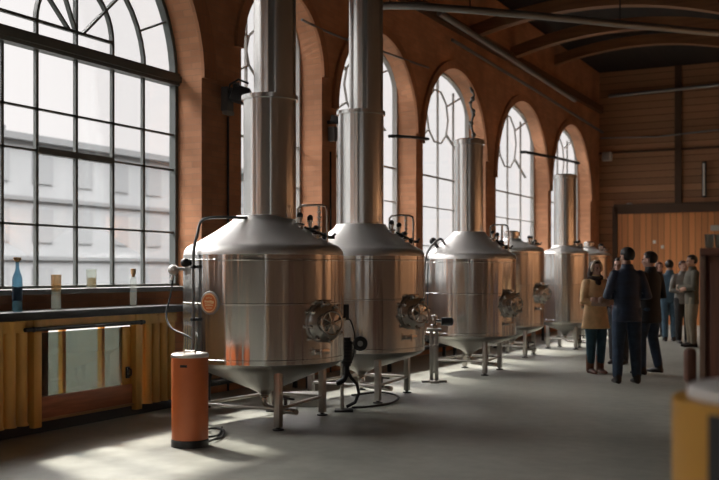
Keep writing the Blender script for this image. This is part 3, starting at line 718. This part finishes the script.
# ------------------------------------------------------------------ orange bin, its cord
X, Y = W(190, 8.62)
bn = thing('waste_bin', 'orange cylindrical bin with black foot and pale top', 'bin', (X, Y, 0))
ORANGE = mat('orange enamel', (.50,.125,.035), .42, 0, .08, 5)
MB().lathe([(.155,.06),(.157,.07),(.157,.765),(.15,.775)], 48).build('body', ORANGE, bn, 30)
MB().lathe([(.162,0),(.162,.055),(.155,.066)], 48).build('foot_ring', BLACK, bn, 30)
g = MB(); g.lathe([(.160,.768),(.162,.772),(.162,.79),(.15,.80),(.11,.802),(.09,.79),(.001,.786)], 48); g.build('top', mat('pale steel lid', (.62,.58,.54), .35, .5), bn, 30)
g = MB(); g.tube([(-.06,0,.795),(-.05,0,.815),(.05,0,.815),(.06,0,.795)], .009, 8); g.build('top_handle', CHROME, bn)
ca = math.atan2(-Y, -X); 
g = MB(); g.box((.158*math.cos(ca-.35), .158*math.sin(ca-.35), .70), (.006,.06,.022), rz=ca-.35); g.build('plate', DKMETAL, bn)
pts = [W(208,8.75), W(214,8.8), W(222,9.0), W(224,9.3), W(216,9.5), W(206,9.35), W(203,9.1), W(210,8.95), W(219,9.15), W(222,9.5)]
tag(MB().tube(smooth([(x, y, .012+.012*(i % 2)) for i, (x, y) in enumerate(pts)]), .010, 8).build('cord', RUBBER), 'black cord coiled on the floor behind the orange bin', 'cord')

# ------------------------------------------------------------------ foreground right
X, Y = W(783, 2.82)
dr = thing('drum', 'yellow drum with black side panel and pale lid, blurred in right foreground', 'drum', (X, Y, 0))
YEL = mat('yellow drum paint', (.58,.29,.035), .45)
MB().lathe([(.29,0),(.30,.01),(.30,.38),(.308,.39),(.308,.41),(.30,.42),(.30,.76),(.308,.77),(.308,.79),(.30,.80),(.30,1.14)], 64).build('body', YEL, dr, 30)
g = MB(); n = 24; ca = math.atan2(-Y, -X); vs = []; fs = []
for k in range(n+1):
    a = ca-.62 + 1.9*k/n
    for r in (.309, .316):
        for z in (.04, 1.12): vs.append((r*math.cos(a), r*math.sin(a), z))
for k in range(n):
    o = k*4; q = o+4
    fs += [(o,q,q+1,o+1),(o+2,o+3,q+3,q+2),(o+1,q+1,q+3,o+3),(o,o+2,q+2,q)]
fs += [(0,1,3,2),(n*4,n*4+2,n*4+3,n*4+1)]
g.add(vs, fs); g.build('side_panel', BLACK, dr, 40)
MB().lathe([(.25,1.139),(.258,1.143),(.258,1.168),(.25,1.176),(.22,1.17),(.001,1.17)], 64).build('lid', mat('pale lid', (.8,.79,.76), .5), dr, 30)
MAHOG = mat('red brown cabinet wood', (.17,.062,.034), .5, 0, .25, 5, .05, nstretch=(5,5,.5))
X, Y = W(699.5, 6.2)
cb = thing('bar_cabinet', 'tall red brown wooden cabinet at right edge of the picture', 'cabinet', (X, Y, 0))
MB().bb((.03,.03,.08), (1.0,.55,1.60), .006).build('body', MAHOG, cb)
MB().bb((-.0,0,1.60), (1.03,.58,1.65), .008).build('top', MAHOG, cb)
MB().bb((.05,.06,0), (.98,.52,.08)).build('plinth', BLACK, cb)
MB().bb((0,.0,0), (.035,.06,1.6), .004).build('corner_post', mat('pale edge', (.22,.14,.10), .5), cb)  # paler strip than the cabinet wood
for x0, x1 in ((.06,.5), (.53,.97)):
    dd = MB().bb((x0,.008,.12), (x1,.03,1.56), .005).build('door', MAHOG, cb); MB().ball(((x0+x1)/2+(.17 if x0 < .3 else -.17), -.01, .9), .018, 12, 8).build('knob', DKMETAL, dd)
src = None
for k, (x, y) in enumerate(((.05,.06), (.105,.10), (.16,.05))):
    t = thing('drinking_glass', ['small clear glass at left end of the cabinet top', 'small clear glass set back in the middle of the cabinet top', 'small clear glass at the right of the cabinet-top row'][k], 'glass', (X+x, Y+y, 1.65), 0, 'glasses on the cabinet')
    prof = hollow([(.02,0),(.024,.006),(.03,.085)], .003)
    if src is None: src = MB().lathe(prof, 20).build('bowl', pane_mat('frosted drinking glass', (.8,.82,.8), .15, .45), t, 50)
    else: o = src.copy(); C.objects.link(o); o.parent = t
X, Y = W(690, 5.55)
ch = thing('wooden_chair', 'brown wooden chair half hidden behind the yellow drum', 'chair', (X, Y, 0), .45)
CHW = mat('chair wood', (.13,.05,.028), .5)
MB().box((.20,0,.46), (.40,.40,.035), bev=.012).build('seat', CHW, ch)
g = MB(); g.box((0,0,.98), (.06,.085,.2), bev=.024); g.build('backrest', CHW, ch)
for x, y, h in ((.0,.0,.95), (.03,-.17,.45), (.38,.17,.45), (.38,-.17,.45), (.03,.17,.45)):
    MB().box((x,y,h/2 if h < .9 else .70), (.035,.035,h if h < .9 else .5), bev=.006).build('leg' if h < .9 else 'back_post', CHW, ch)

# ------------------------------------------------------------------ fixtures on the walls
def wallpos(px, x=XI):
    a = (px-359.5)/F; d = x/(a*CY_-SY_); return d*(a*SY_+CY_), d
def zat(py, d): return EYE + (HORIZON-py)/F*d
Y, d = wallpos(224); z = zat(98, d)
fl = thing('floodlight', 'black floodlight with grey box on the pier right of the large window', 'lamp', (XI, Y, z))
MB().box((.05,0,-.02), (.10,.14,.30), bev=.01).build('junction_box', mat('grey box', (.13,.14,.15), .5), fl)
MB().box((.05,.02,-.19), (.08,.16,.05), bev=.008).build('cable_entry', mat('pale entry', (.30,.31,.29), .5), fl)
g = MB(); g.box((.24,.02,.02), (.22,.24,.2), rot=Euler((0,.3,.5)).to_matrix(), bev=.02); g.build('lamp_head', BLACK, fl)
g = MB()
for k in range(5): g.box((.17+.02*k,-.03+.0*k,.13), (.012,.2,.05), rz=.5)
g.tube([(.1,-.05,.05),(.16,-.1,.14),(.26,-.06,.2),(.34,.04,.16)], .014, 8); g.build('yoke', BLACK, fl)
Y, d = wallpos(328); z = zat(121, d)
sc = thing('security_camera', 'dark camera on a bracket on the pier beside the second stack', 'camera', (XI, Y, z))
MB().cyl((0,0,-.02), (.1,0,-.02), .03).build('bracket', DKMETAL, sc)
q = Euler((0,.12,.35)).to_matrix()
MB().box((.22,.04,.0), (.34,.13,.12), rot=q, bev=.015).build('housing', DKMETAL, sc)
MB().box((.36,.09,.07), (.12,.16,.03), rot=q, bev=.006).build('hood', DKMETAL, sc)
g = MB(); g.box((.08,.0,-.2), (.12,.1,.22), bev=.02); g.build('junction_box', mat('grey brown box', (.10,.085,.075), .6), sc)
# conduits and pipes on the window wall
def conduit(name, pts, r, m, label, cat='pipe', n=10): return tag(MB().tube(pts, r, n).build(name, m), label, cat)
conduit('conduit', [(XI+.12, 17.6, 5.9), (XI+.12, 23, 5.77), (XI+.12, 29.2, 5.58)], .032, GALV, 'long thin grey pipe running along brick wall above the far arches')
conduit('conduit', [(XI+.45, 16.2, 6.05), (XI+.45, 20, 5.98), (XI+.45, 25, 5.86)], .055, GALV, 'thick grey pipe running along the brick wall under the ribs')
Y1, d1 = wallpos(300); Y2, d2 = wallpos(340); Y3, d3 = wallpos(427)
conduit('cable', [(XI+.03, Y1, zat(20,d1)), (XI+.03, (Y1+Y2)/2, zat(30,(d1+d2)/2)), (XI+.03, Y2, zat(38,d2)), (XI+.03, (Y2+Y3)/2, zat(54,(d2+d3)/2)), (XI+.03, Y3, zat(68,d3))], .018, GALV, 'thin cable sloping across the brick above the second stack', 'cable')
conduit('conduit', [(XI+.02, 13.05, 0), (XI+.02, 13.05, 1.5), (XI+.02, 13.05, 3.3)], .014, DKMETAL, 'thin dark conduit rising on the pier behind the nearest tank')
conduit('conduit', [(XI+.02, 10.40, 0), (XI+.02, 10.40, 1.5), (XI+.02, 10.40, 3.46)], .014, DKMETAL, 'thin dark conduit rising on the pier right of the large window')
Y1, d1 = wallpos(393, XI+.08); Y2, d2 = wallpos(428, XI+.08)
conduit('tie_rod', [(XI, Y1, zat(136,d1)), (XI+.08, Y1, zat(136,d1)), (XI+.08, (Y1+Y2)/2, zat(137,(d1+d2)/2)), (XI+.08, Y2, zat(139,d2)), (XI, Y2, zat(139,d2))], .028, DKMETAL, 'short dark rod across the pier between second and third stack', 'rod')
Y1, d1 = wallpos(525, XI+.1); Y2, d2 = wallpos(579, XI+.1)
conduit('tie_rod', [(XI, Y1, zat(152,d1)), (XI+.1, Y1, zat(152,d1)), (XI+.1, (Y1+Y2)/2, zat(157.5,(d1+d2)/2)), (XI+.1, Y2, zat(163,d2)), (XI, Y2, zat(163,d2))], .035, DKMETAL, 'long dark rod across the two farthest arched windows', 'rod')
conduit('conduit', [(-7.0, YB-.12, 6.62), (-3, YB-.12, 6.72), (2.5, YB-.12, 6.83)], .05, GALV, 'pale pipe high across the dark end wall')
conduit('cable', [(XI+.05, YB-.1, 5.42), (-5.6, YB-.1, 5.36), (-4.2, YB-.1, 5.44), (-3, YB-.1, 5.5), (2.5, YB-.1, 5.5)], .022, GALV, 'thin cable strung across the end wall above the panelling', 'cable')
# pale curved pipe hung under the ceiling
zt = 5.25
def ov(px, py): d = (zt-EYE)*F/(HORIZON-py); return (*W(px, d), zt)
pp = [ov(356,13), ov(362,9), ov(372,7), ov(390,5.5), ov(420,6), ov(470,10), ov(540,16), ov(620,24), ov(690,30.5), ov(760,37)]
opipe = thing('overhead_pipe', 'pale curved pipe hung below the dark ceiling at top of picture', 'pipe', (0,0,0))
MB().tube(pp, .055, 12).build('pipe', GALV, opipe)
for i in (3, 5, 7): MB().cyl(pp[i], (pp[i][0], pp[i][1], ZC), .01, n=8).build('hanger', DKMETAL, opipe)
# small things on the end wall
def onback(px, py):
    a = (px-359.5)/F; d = YB/(a*SY_+CY_); return d*(a*CY_-SY_), zat(py, d)
x, z = onback(608, 157); t = thing('wall_speaker', 'small pale box mounted high on the end wall', 'speaker', (x, YB-.0, z)); MB().box((0,-.12,0), (.26,.2,.26), bev=.02).build('housing', mat('pale box', (.45,.43,.40), .5), t); MB().box((0,-.225,0), (.2,.012,.2), bev=.004).build('grille', mat('grille', (.32,.31,.3), .7), t)
x, z = onback(705, 180); t = thing('wall_lamp', 'upright pale tube lamp on end wall post', 'lamp', (x, YB-.1, z)); MB().box((0,-.03,0), (.12,.06,1.0), bev=.01).build('backplate', DKMETAL, t); MB().cyl((0,-.08,-.45), (0,-.08,.45), .035).build('tube', mat('pale tube', (.65,.63,.6), .4), t)
x, z = onback(717, 228); tag(MB().box((x, YB-.1, z), (.32,.03,.16), bev=.004).build('wall_sign', mat('pale sign', (.42,.39,.35), .6)), 'small pale blank plate on the end wall at the right edge', 'sign')
for k, (px, py) in enumerate(((655,242), (663,247))):
    x, z = onback(px, py); tag(MB().box((x, YB-.088, z), (.08,.012,.09)).build('paper_note', mat('paper', (.8,.78,.72), .8)), ['upper left of two white notes on the plank panelling', 'lower right of two white notes on the plank panelling'][k], 'note', 'notes on the panelling')
x, z = onback(630, 204.5); t = thing('wall_lamp', 'small pale lamp just above the panelling rail', 'lamp', (x, YB, z)); MB().box((0,-.08,0), (.14,.12,.08), bev=.01).build('housing', mat('pale lamp housing', (.6,.58,.55), .5), t); MB().box((0,-.02,-.05), (.05,.04,.08)).build('bracket', DKMETAL, t)

# ------------------------------------------------------------------ people
SKIN = mat('skin', (.50,.29,.20), .55); SKIN2 = mat('skin fair', (.55,.33,.25), .55); EYE_M = mat('eye', (.02,.015,.012), .25); LIP = mat('lips', (.36,.12,.10), .5)
def frame_for(d):
    d = d.normalized(); up = Vector((0,0,1)) if abs(d.z) < .95 else Vector((0,-1,0))
    ux = d.cross(up).normalized(); uy = ux.cross(d); return ux, uy
def limb(g, pts, radii, n=14):
    pts = [Vector(p) for p in pts]; rg = []; ux = None
    for i, p in enumerate(pts):
        t = (pts[min(i+1, len(pts)-1)]-pts[max(i-1, 0)]).normalized()
        if ux is None: ux, uy = frame_for(t)
        else: ux = (ux - t*ux.dot(t)).normalized(); uy = ux.cross(t)
        r = radii[i]; r = r if hasattr(r, '__len__') else (r, r); rg.append((p, ux, uy, r[0], r[1]))
    g.loft(rg, n); g.ball(pts[0], radii[0] if not hasattr(radii[0],'__len__') else max(radii[0])); g.ball(pts[-1], radii[-1] if not hasattr(radii[-1],'__len__') else min(radii[-1]))
def seg(a, b, n):
    a, b = Vector(a), Vector(b); return [a.lerp(b, k/n) for k in range(n+1)]
def hand(g, wrist, d, nrm, side, curl=.55):
    """palm, four unequal curled fingers, thumb off the side near its base"""
    wrist = Vector(wrist); d = Vector(d).normalized(); nrm = Vector(nrm); nrm = (nrm - d*nrm.dot(d)).normalized(); sd = d.cross(nrm)*side
    rg = []
    for s_, a, b in ((0,.026,.018), (.03,.036,.016), (.065,.042,.015), (.09,.041,.013)): rg.append((wrist+d*s_, sd, nrm, a, b))
    g.loft(rg, 14)
    for off, L, r in ((.031,.068,.0095), (.0105,.078,.0098), (-.0105,.072,.0095), (-.031,.056,.0085)):
        p = wrist+d*.088+sd*off; dd = d.copy(); pts = [wrist+d*.06+sd*off, p]
        for k, f in enumerate((.45, .32, .23)):
            dd = (Matrix.Rotation(curl*(.7 if k == 0 else 1.), 3, d.cross(nrm)) @ dd)
            p = p + dd*L*f; pts.append(p)
        limb(g, pts, [r, r*1.03, r, r*.93, r*.8], 8)
    b = wrist+d*.025+sd*.03; o = (d*.55+sd*.75+nrm*.3).normalized(); o2 = (d*.9+sd*.25+nrm*.35).normalized()
    limb(g, [wrist+d*.015+sd*.012, b, b+o*.035, b+o*.035+o2*.03], [.014,.0135,.011,.009], 8)

def person(label, px, d, H, face, jacket, trousers, shoes, hair, skin=SKIN, pose='down', hem=.80, jw=1., headturn=0, hairstyle='short', extra=None, stance=.11, stride=0., vox=.008, flare=1.0, female=False, group=None, shoe_h=.06):
    """face: world direction (deg, 0=+X) the person looks towards.  Local frame: faces -Y."""
    X, Y = W(px, d)
    t = thing('person', label, 'person', (X, Y, 0), math.radians(face)+PI/2, group)
    k = H/1.75; sh = .185*jw*(.92 if female else 1.)
    hz = .93
    # joints
    hip = [Vector((s_*.09, 0, hz)) for s_ in (-1, 1)]
    ank = [Vector((s_*stance, -stride*s_*.5, .085+ (.03 if stride and s_ < 0 else 0))) for s_ in (-1, 1)]
    knee = [(hip[i]+ank[i])/2 + Vector((0, -.025-.03*(stride > 0), .01)) for i in (0, 1)]
    shd = [Vector((s_*(sh-.022), .01, 1.40)) for s_ in (-1, 1)]
    if pose == 'fold':     # forearms crossed in front of the body
        elb = [Vector((-sh-.07, -.05, 1.13)), Vector((sh+.07, -.05, 1.13))]
        wri = [Vector((.07, -.235, 1.10)), Vector((-.06, -.25, 1.145))]; hd = [Vector((1,.12,.1)), Vector((-1,.12,.15))]; hn = [Vector((0,1,0))]*2
    elif pose == 'front':   # hands together in front holding something
        elb = [Vector((-sh-.085, .03, 1.13)), Vector((sh+.085, .03, 1.13))]
        wri = [Vector((-.09, -.25, 1.13)), Vector((.09, -.25, 1.13))]; hd = [Vector((.55,-.7,.15)), Vector((-.55,-.7,.15))]; hn = [Vector((.6,.5,0)), Vector((-.6,.5,0))]
    else:
        elb = [Vector((-sh-.06, .03, 1.13)), Vector((sh+.06, .03, 1.13))]
        wri = [Vector((-sh-.05, -.06, .88)), Vector((sh+.05, -.06, .88))]; hd = [Vector((0,-.15,-1))]*2; hn = [Vector((1,0,0)), Vector((-1,0,0))]
    HT = Matrix.Rotation(headturn, 3, 'Z'); hc = Vector((0,-.015,1.635))
    def HP(x, y, z): return hc + HT @ Vector((x, y, z))
    ss = lambda v: v*k
    # --- body, one continuous surface
    g = MB(); ex, ey = (1,0,0), (0,1,0)
    g.loft([((0,.0,.86),ex,ey,.13,.09), ((0,0,.95),ex,ey,.16,.105), ((0,0,1.08),ex,ey,.135,.09), ((0,0,1.25),ex,ey,.155,.1), ((0,.005,1.38),ex,ey,.16,.095), ((0,.01,1.45),ex,ey,.10,.07), ((0,.01,1.49),ex,ey,.06,.06)])
    limb(g, [(0,.015,1.42), (0,.005,1.5), (0,-.005,1.56)], [.062,.056,.056])
    # head: cranium, jaw, chin
    g.ball(HP(0,.012,.03), (.074,.094,.088), 20, 14, HT); g.ball(HP(0,-.025,-.035), (.058,.062,.075), 18, 12, HT); g.ball(HP(0,-.062,-.085), (.026,.022,.02), 10, 8, HT)
    limb(g, [HP(0,-.088,.012), HP(0,-.100,-.018), HP(0,-.104,-.03)], [.010,.013,.014], 8)
    for s_ in (-1, 1):
        g.ball(HP(s_*.074,.012,-.012), (.011,.022,.032), 10, 8, HT); g.ball(HP(s_*.032,-.074,.024), (.022,.012,.008), 10, 6, HT); g.ball(HP(s_*.04,-.06,-.03), (.022,.022,.022), 10, 8, HT)
    g.ball(HP(0,-.083,-.058), (.022,.010,.009), 10, 6, HT)
    for i in (0, 1):
        limb(g, seg(shd[i], elb[i], 2)+seg(elb[i], wri[i], 2)[1:], [.052,.046,.041,.037,.027])
        hand(g, wri[i], hd[i], hn[i], (-1 if i == 0 else 1)*(1 if pose != 'fold' else 1))
        limb(g, seg(hip[i], knee[i], 2)+seg(knee[i], ank[i], 2)[1:], [.088,.075,.058,.052,.038])
        f = ank[i]; limb(g, [f+Vector((0,.03,-.035)), f+Vector((0,-.06,-.045)), f+Vector((0,-.15,-.055))], [(.034,.034),(.038,.03),(.03,.02)])
    g.v = [v*k for v in g.v]; remesh(g, 'body', skin, t, vox*k, 3, .4)
    # eyes, mouth
    for s_ in (-1, 1): MB().ball(k*HP(s_*.031,-.080,.008), .010*k, 10, 8).build('eye', EYE_M, t)
    MB().ball(k*HP(0,-.090,-.058), (.019*k,.006*k,.006*k), 12, 6, HT).build('mouth', LIP, t)
    # --- jacket
    g = MB(); w = jw*(.95 if female else 1.)
    fl = flare
    g.loft([((0,.0,hem),ex,ey,.185*w*fl,.125*fl), ((0,.0,hem+.10),ex,ey,.180*w*(1+(fl-1)*.7),.125*(1+(fl-1)*.7)), ((0,0,1.05),ex,ey,.168*w*(1+(fl-1)*.3),.118), ((0,-.005,1.22),ex,ey,.185*w,.132), ((0,.0,1.36),ex,ey,.192*w,.122), ((0,.008,1.425),ex,ey,.165*w,.10), ((0,.01,1.465),ex,ey,.115,.085), ((0,.01,1.49),ex,ey,.082,.078), ((0,.008,1.545),ex,ey,.076,.076)], 24)
    for i in (0, 1):
        c_ = wri[i]+(elb[i]-wri[i])*.08
        limb(g, seg(shd[i], elb[i], 2)+seg(elb[i], c_, 2)[1:], [.072*jw,.064*jw,.059*jw,.054*jw,.046])
    g.v = [v*k for v in g.v]; remesh(g, 'jacket', jacket, t, .011*k, 9)
    # --- trousers
    g = MB()
    g.loft([((0,0,.84),ex,ey,.14,.1), ((0,0,.95),ex,ey,.165,.112), ((0,0,1.03),ex,ey,.15,.105)])
    for i in (0, 1):
        e_ = ank[i]+Vector((0,.0,.0+shoe_h*.3)); limb(g, seg(hip[i], knee[i], 2)+seg(knee[i], e_, 2)[1:], [.104,.096,.080,.073,.064])
    g.v = [v*k for v in g.v]; remesh(g, 'trousers', trousers, t, .011*k, 5)
    # --- shoes
    for i in (0, 1):
        f = ank[i]; z0 = f.z-.085; g = MB()
        g.loft([(f+Vector((0,.07,-.05)),ex,(0,0,1),.030,.034), (f+Vector((0,.055,-.045)),ex,(0,0,1),.040,.042), (f+Vector((0,0,-.035)),ex,(0,0,1),.044,.05), (f+Vector((0,-.08,-.05)),ex,(0,0,1),.048,.036), (f+Vector((0,-.15,-.06)),ex,(0,0,1),.043,.026), (f+Vector((0,-.185,-.062)),ex,(0,0,1),.026,.02)], 18)
        limb(g, [f+Vector((0,.02,-.03)), f+Vector((0,.01,shoe_h*.5))], [.05 if shoe_h < .3 else .06, .05 if shoe_h < .3 else .07])
        for v in g.v: v.z = max(v.z, z0)
        g.v = [v*k for v in g.v]; g.build('shoe', shoes, t, 60)
    # --- hair: cap shell over the cranium, cut at the hairline
    if hairstyle != 'none':
        g = MB(); n, m = 28, 18; vs = []; fs = []; keep = {}
        for i in range(m+1):
            th = PI*.74*i/m
            for j in range(n):
                a = 2*PI*j/n; p = Vector((.083*math.sin(th)*math.cos(a), .104*math.sin(th)*math.sin(a), .098*math.cos(th)))
                keep[(i,j)] = len(vs); vs.append(p)
        def ok(p):
            if hairstyle in ('long', 'bun'): return p.z > (.045 if p.y < -.045 else -.09) 
            return p.z > (.055 if p.y < -.05 else (.005 if p.y < .015 else -.085))
        for i in range(m):
            for j in range(n):
                q = [keep[(i,j)], keep[(i,(j+1) % n)], keep[(i+1,(j+1) % n)], keep[(i+1,j)]]
                if ok(sum((vs[x] for x in q), Vector())/4): fs.append(tuple(q))
        vs = [HP(*(v+Vector((0,.014,.03)))) for v in vs]
        g.add(vs, fs)
        if hairstyle == 'long':
            for s_ in (-1, 0, 1): limb(g, [HP(s_*.055,.05,.0), HP(s_*.07,.055,-.09), HP(s_*.062,.05,-.19), HP(s_*.05,.04,-.24)], [.04,.042,.036,.02], 10)
        if hairstyle == 'bun': g.ball(HP(0,.12,.03), (.045,.04,.045), 14, 10)
        g.v = [v*k for v in g.v]; o = g.build('hair', hair, t, 60)
        m_ = o.modifiers.new('thick', 'SOLIDIFY'); m_.thickness = .012*k; m_.offset = 0
        bm = bmesh.new(); bm.from_mesh(o.data); bmesh.ops.delete(bm, geom=[v for v in bm.verts if not v.link_faces], context='VERTS'); bm.to_mesh(o.data); bm.free()
    return t, HP, k, wri, elb

TAN = mat('tan quilted jacket', (.76,.49,.25), .7, 0, .18, 9, .3); NAVY = mat('navy padded jacket', (.02,.034,.068), .55, 0, .25, 7, .35, nstretch=(.6,.6,3)); BLACKC = mat('black coat', (.006,.007,.009), .75, 0, .2, 6, .2)
JEAN = mat('dark teal jeans', (.03,.085,.12), .8, 0, .25, 12, .15); JEAN2 = mat('dark blue jeans', (.022,.042,.075), .8, 0, .25, 12, .15); CHAR = mat('charcoal trousers', (.018,.018,.02), .8, 0, .2, 8, .15)
BOOT = mat('brown boots', (.17,.07,.04), .5); DKSHOE = mat('dark shoes', (.02,.014,.012), .45)
BLUEW = mat('blue work jacket', (.075,.14,.20), .8, 0, .2, 7, .2); GREYJ = mat('grey jacket', (.21,.20,.18), .8, 0, .2, 7, .2); OLIVE = mat('olive jacket', (.095,.085,.06), .8, 0, .2, 7, .2); KHAKI = mat('khaki trousers', (.20,.165,.115), .8, 0, .15, 8, .1)
HDARK = mat('dark hair', (.012,.009,.007), .5); HBROWN = mat('brown hair', (.03,.015,.009), .5); HRED = mat('auburn hair', (.10,.035,.018), .55)
def towards(px, d): # world heading (deg) from that spot to the camera
    x, y = W(px, d); return math.degrees(math.atan2(-y, -x))
# woman in tan jacket
t, HP, k, wri, elb = person('woman in tan quilted jacket and pale headband, arms folded', 595.5, 14.8, 1.66, towards(595.5,14.8)+28, TAN, JEAN, BOOT, HBROWN, SKIN2, 'fold', .70, 1.04, .12, 'long', None, .085, 0, .007, 1.32, True, None, .36)
g = MB(); q = 24; pts = []
for j in range(q+1):
    a = PI*(-.12+1.24*j/q); pts.append(k*HP(.088*math.cos(a), -.018-.012*math.sin(a), .0+.118*math.sin(a)))
g.tube(pts, .02*k, 8); g.build('headband', mat('pale knit headband', (.82,.72,.60), .9), t)
g = MB(); g.ring(k*Vector((0,-.01,1.50)), .085*k, .033*k, (0,-.25,1), 28, 10); g.ball(k*Vector((0,-.09,1.42)), (.05*k,.03*k,.08*k), 12, 8); g.build('scarf', mat('dark brown scarf', (.045,.026,.018), .9), t)
g = MB(); 
for i in (0, 1): limb(g, [k*(wri[i]+(elb[i]-wri[i])*.55), k*(wri[i]+(elb[i]-wri[i])*.05)], [.062*k,.058*k])
g.build('cuff', mat('pale fleece cuff', (.42,.30,.24), .9), t)
nx = k*Vector((.03,-.30,1.17))
person('man in navy padded jacket standing with his back to the camera', 627, 13.45, 1.82, towards(627,13.45)+180+16, NAVY, JEAN2, DKSHOE, HDARK, SKIN, 'front', .80, 1.0, .45, 'short', None, .125, 0, .008, 1.05, False, None, .1)
t_, HP, k, _, _ = person('man in black coat stepping out behind the navy jacket man', 650, 14.6, 1.79, towards(650,14.6)+180+55, BLACKC, JEAN2, DKSHOE, HDARK, SKIN2, 'front', .74, 1.06, .3, 'short', None, .09, .15, .008, 1.08, False, None, .1)
person('person in dark clothes seen between woman in tan and navy jacket man', 619, 16.3, 1.72, towards(619,16.3)-20, mat('maroon coat', (.05,.018,.016), .8), CHAR, DKSHOE, HBROWN, SKIN2, 'down', .8, 1., .1, 'long', None, .1, 0, .01, 1., True)
person('distant person in blue work clothes seen from behind', 669.5, 21.6, 1.75, towards(669.5,21.6)+180+10, BLUEW, BLUEW, DKSHOE, HDARK, SKIN, 'front', .86, 1.02, -.3, 'short', None, .09, 0, .011, 1.)
person('distant person with auburn hair and dark coat, left of blue work clothes', 659, 23.2, 1.72, towards(659,23.2)+30, CHAR, CHAR, DKSHOE, HRED, SKIN2, 'down', .8, 1., 0, 'long', None, .09, 0, .011, 1., True)
person('distant person in grey jacket with folded arms and dark trousers', 683, 21.0, 1.73, towards(683,21.0)+15, GREYJ, CHAR, DKSHOE, HRED, SKIN2, 'fold', .84, 1.04, .2, 'short', None, .09, 0, .011, 1.)
person('person in olive jacket and khaki trousers beside the wooden cabinet', 692, 20.0, 1.83, towards(692,20.0)-72, OLIVE, KHAKI, DKSHOE, HDARK, SKIN, 'fold', .82, 1.1, 0, 'short', None, .09, 0, .011, 1.)

# ------------------------------------------------------------------ light
wd = bpy.data.worlds.new('overcast sky'); S.world = wd; wd.use_nodes = True; nt = wd.node_tree; N = nt.nodes.new; L = nt.links.new
bg = nt.nodes['Background']; tc = N('ShaderNodeTexCoord'); sp = N('ShaderNodeSeparateXYZ'); L(tc.outputs['Generated'], sp.inputs[0])
mr = N('ShaderNodeMapRange'); mr.inputs[1].default_value = .30; mr.inputs[2].default_value = .6; mr.inputs[3].default_value = .50; mr.inputs[4].default_value = 8.; L(sp.outputs[2], mr.inputs[0]); L(mr.outputs[0], bg.inputs['Strength'])
bg.inputs['Color'].default_value = (1., .955, .945, 1)
sun = bpy.data.lights.new('sun', 'SUN'); sun.energy = 4.2; sun.angle = math.radians(4); sun.color = (1., .93, .84)
so = bpy.data.objects.new('sun', sun); C.objects.link(so)
sd = Vector((.92, -.39, -math.tan(math.radians(47)))); so.rotation_euler = sd.to_track_quat('-Z', 'Y').to_euler()
WARM = (1., .74, .52)
FILLM = mat('lamp housing', (.05,.05,.05), .4, .6)  # housing of the added fill lights
for k, y in enumerate((13, 16.5, 20, 23.5)):  # unseen warm fill lights added to give the tanks copper reflections
    l = bpy.data.lights.new('warm_fill', 'AREA'); l.shape = 'RECTANGLE'; l.size = 1.6; l.size_y = .12; l.energy = 32 if k else 12; l.color = WARM
    o = bpy.data.objects.new('warm_fill', l); C.objects.link(o); o.location = (XR-.7, y, 2.9)
    o.rotation_euler = Vector((.55,0,-.85)).to_track_quat('-Z', 'Y').to_euler()
    struct(MB().box((XR-.72, y, 2.97), (.16, 1.7, .06), bev=.01).cyl((XR-.72, y, 2.98), (XR+.02, y, 3.15), .025).build('trim_%d' % (16+k), FILLM), 'housing of an added, unseen warm fill light at the side wall')
# sampling portals in the window openings
def portal(x, y0, y1, z0, z1, rx):
    l = bpy.data.lights.new('window_portal', 'AREA'); l.shape = 'RECTANGLE'; l.size = y1-y0; l.size_y = z1-z0; l.cycles.is_portal = True
    o = bpy.data.objects.new('window_portal', l); C.objects.link(o); o.location = (x, (y0+y1)/2, (z0+z1)/2)
    o.rotation_euler = Vector((rx,0,0)).to_track_quat('-Z', 'Z').to_euler()
for y0, y1, s_, k in NEAR + WIN: portal(XO-.03, y0, y1, SILL, s_+(y1-y0)/2, 1)
for a, b in RW: portal(XR+.33, a, b, 1.8, 5.6, -1)

# ------------------------------------------------------------------ camera
cd = bpy.data.cameras.new('camera'); co = bpy.data.objects.new('camera', cd); C.objects.link(co)
cd.sensor_width = 36; cd.lens = F*36/719; cd.shift_y = (HORIZON-240)/719
co.location = (0, 0, EYE); co.rotation_euler = (PI/2, 0, YAW)
cd.dof.use_dof = True; cd.dof.focus_distance = 10.5; cd.dof.aperture_fstop = 1.6
cd.clip_end = 300
S.camera = co
v = S.view_settings; v.view_transform = 'Standard'; v.look = 'None'; v.exposure = 1.1; v.gamma = 1.; v.use_curve_mapping = False
S.cycles.use_denoising = True; S.cycles.max_bounces = 10; S.cycles.diffuse_bounces = 5; S.cycles.transparent_max_bounces = 16; S.cycles.sample_clamp_indirect = 6.
S.cycles.caustics_reflective = False; S.cycles.caustics_refractive = False
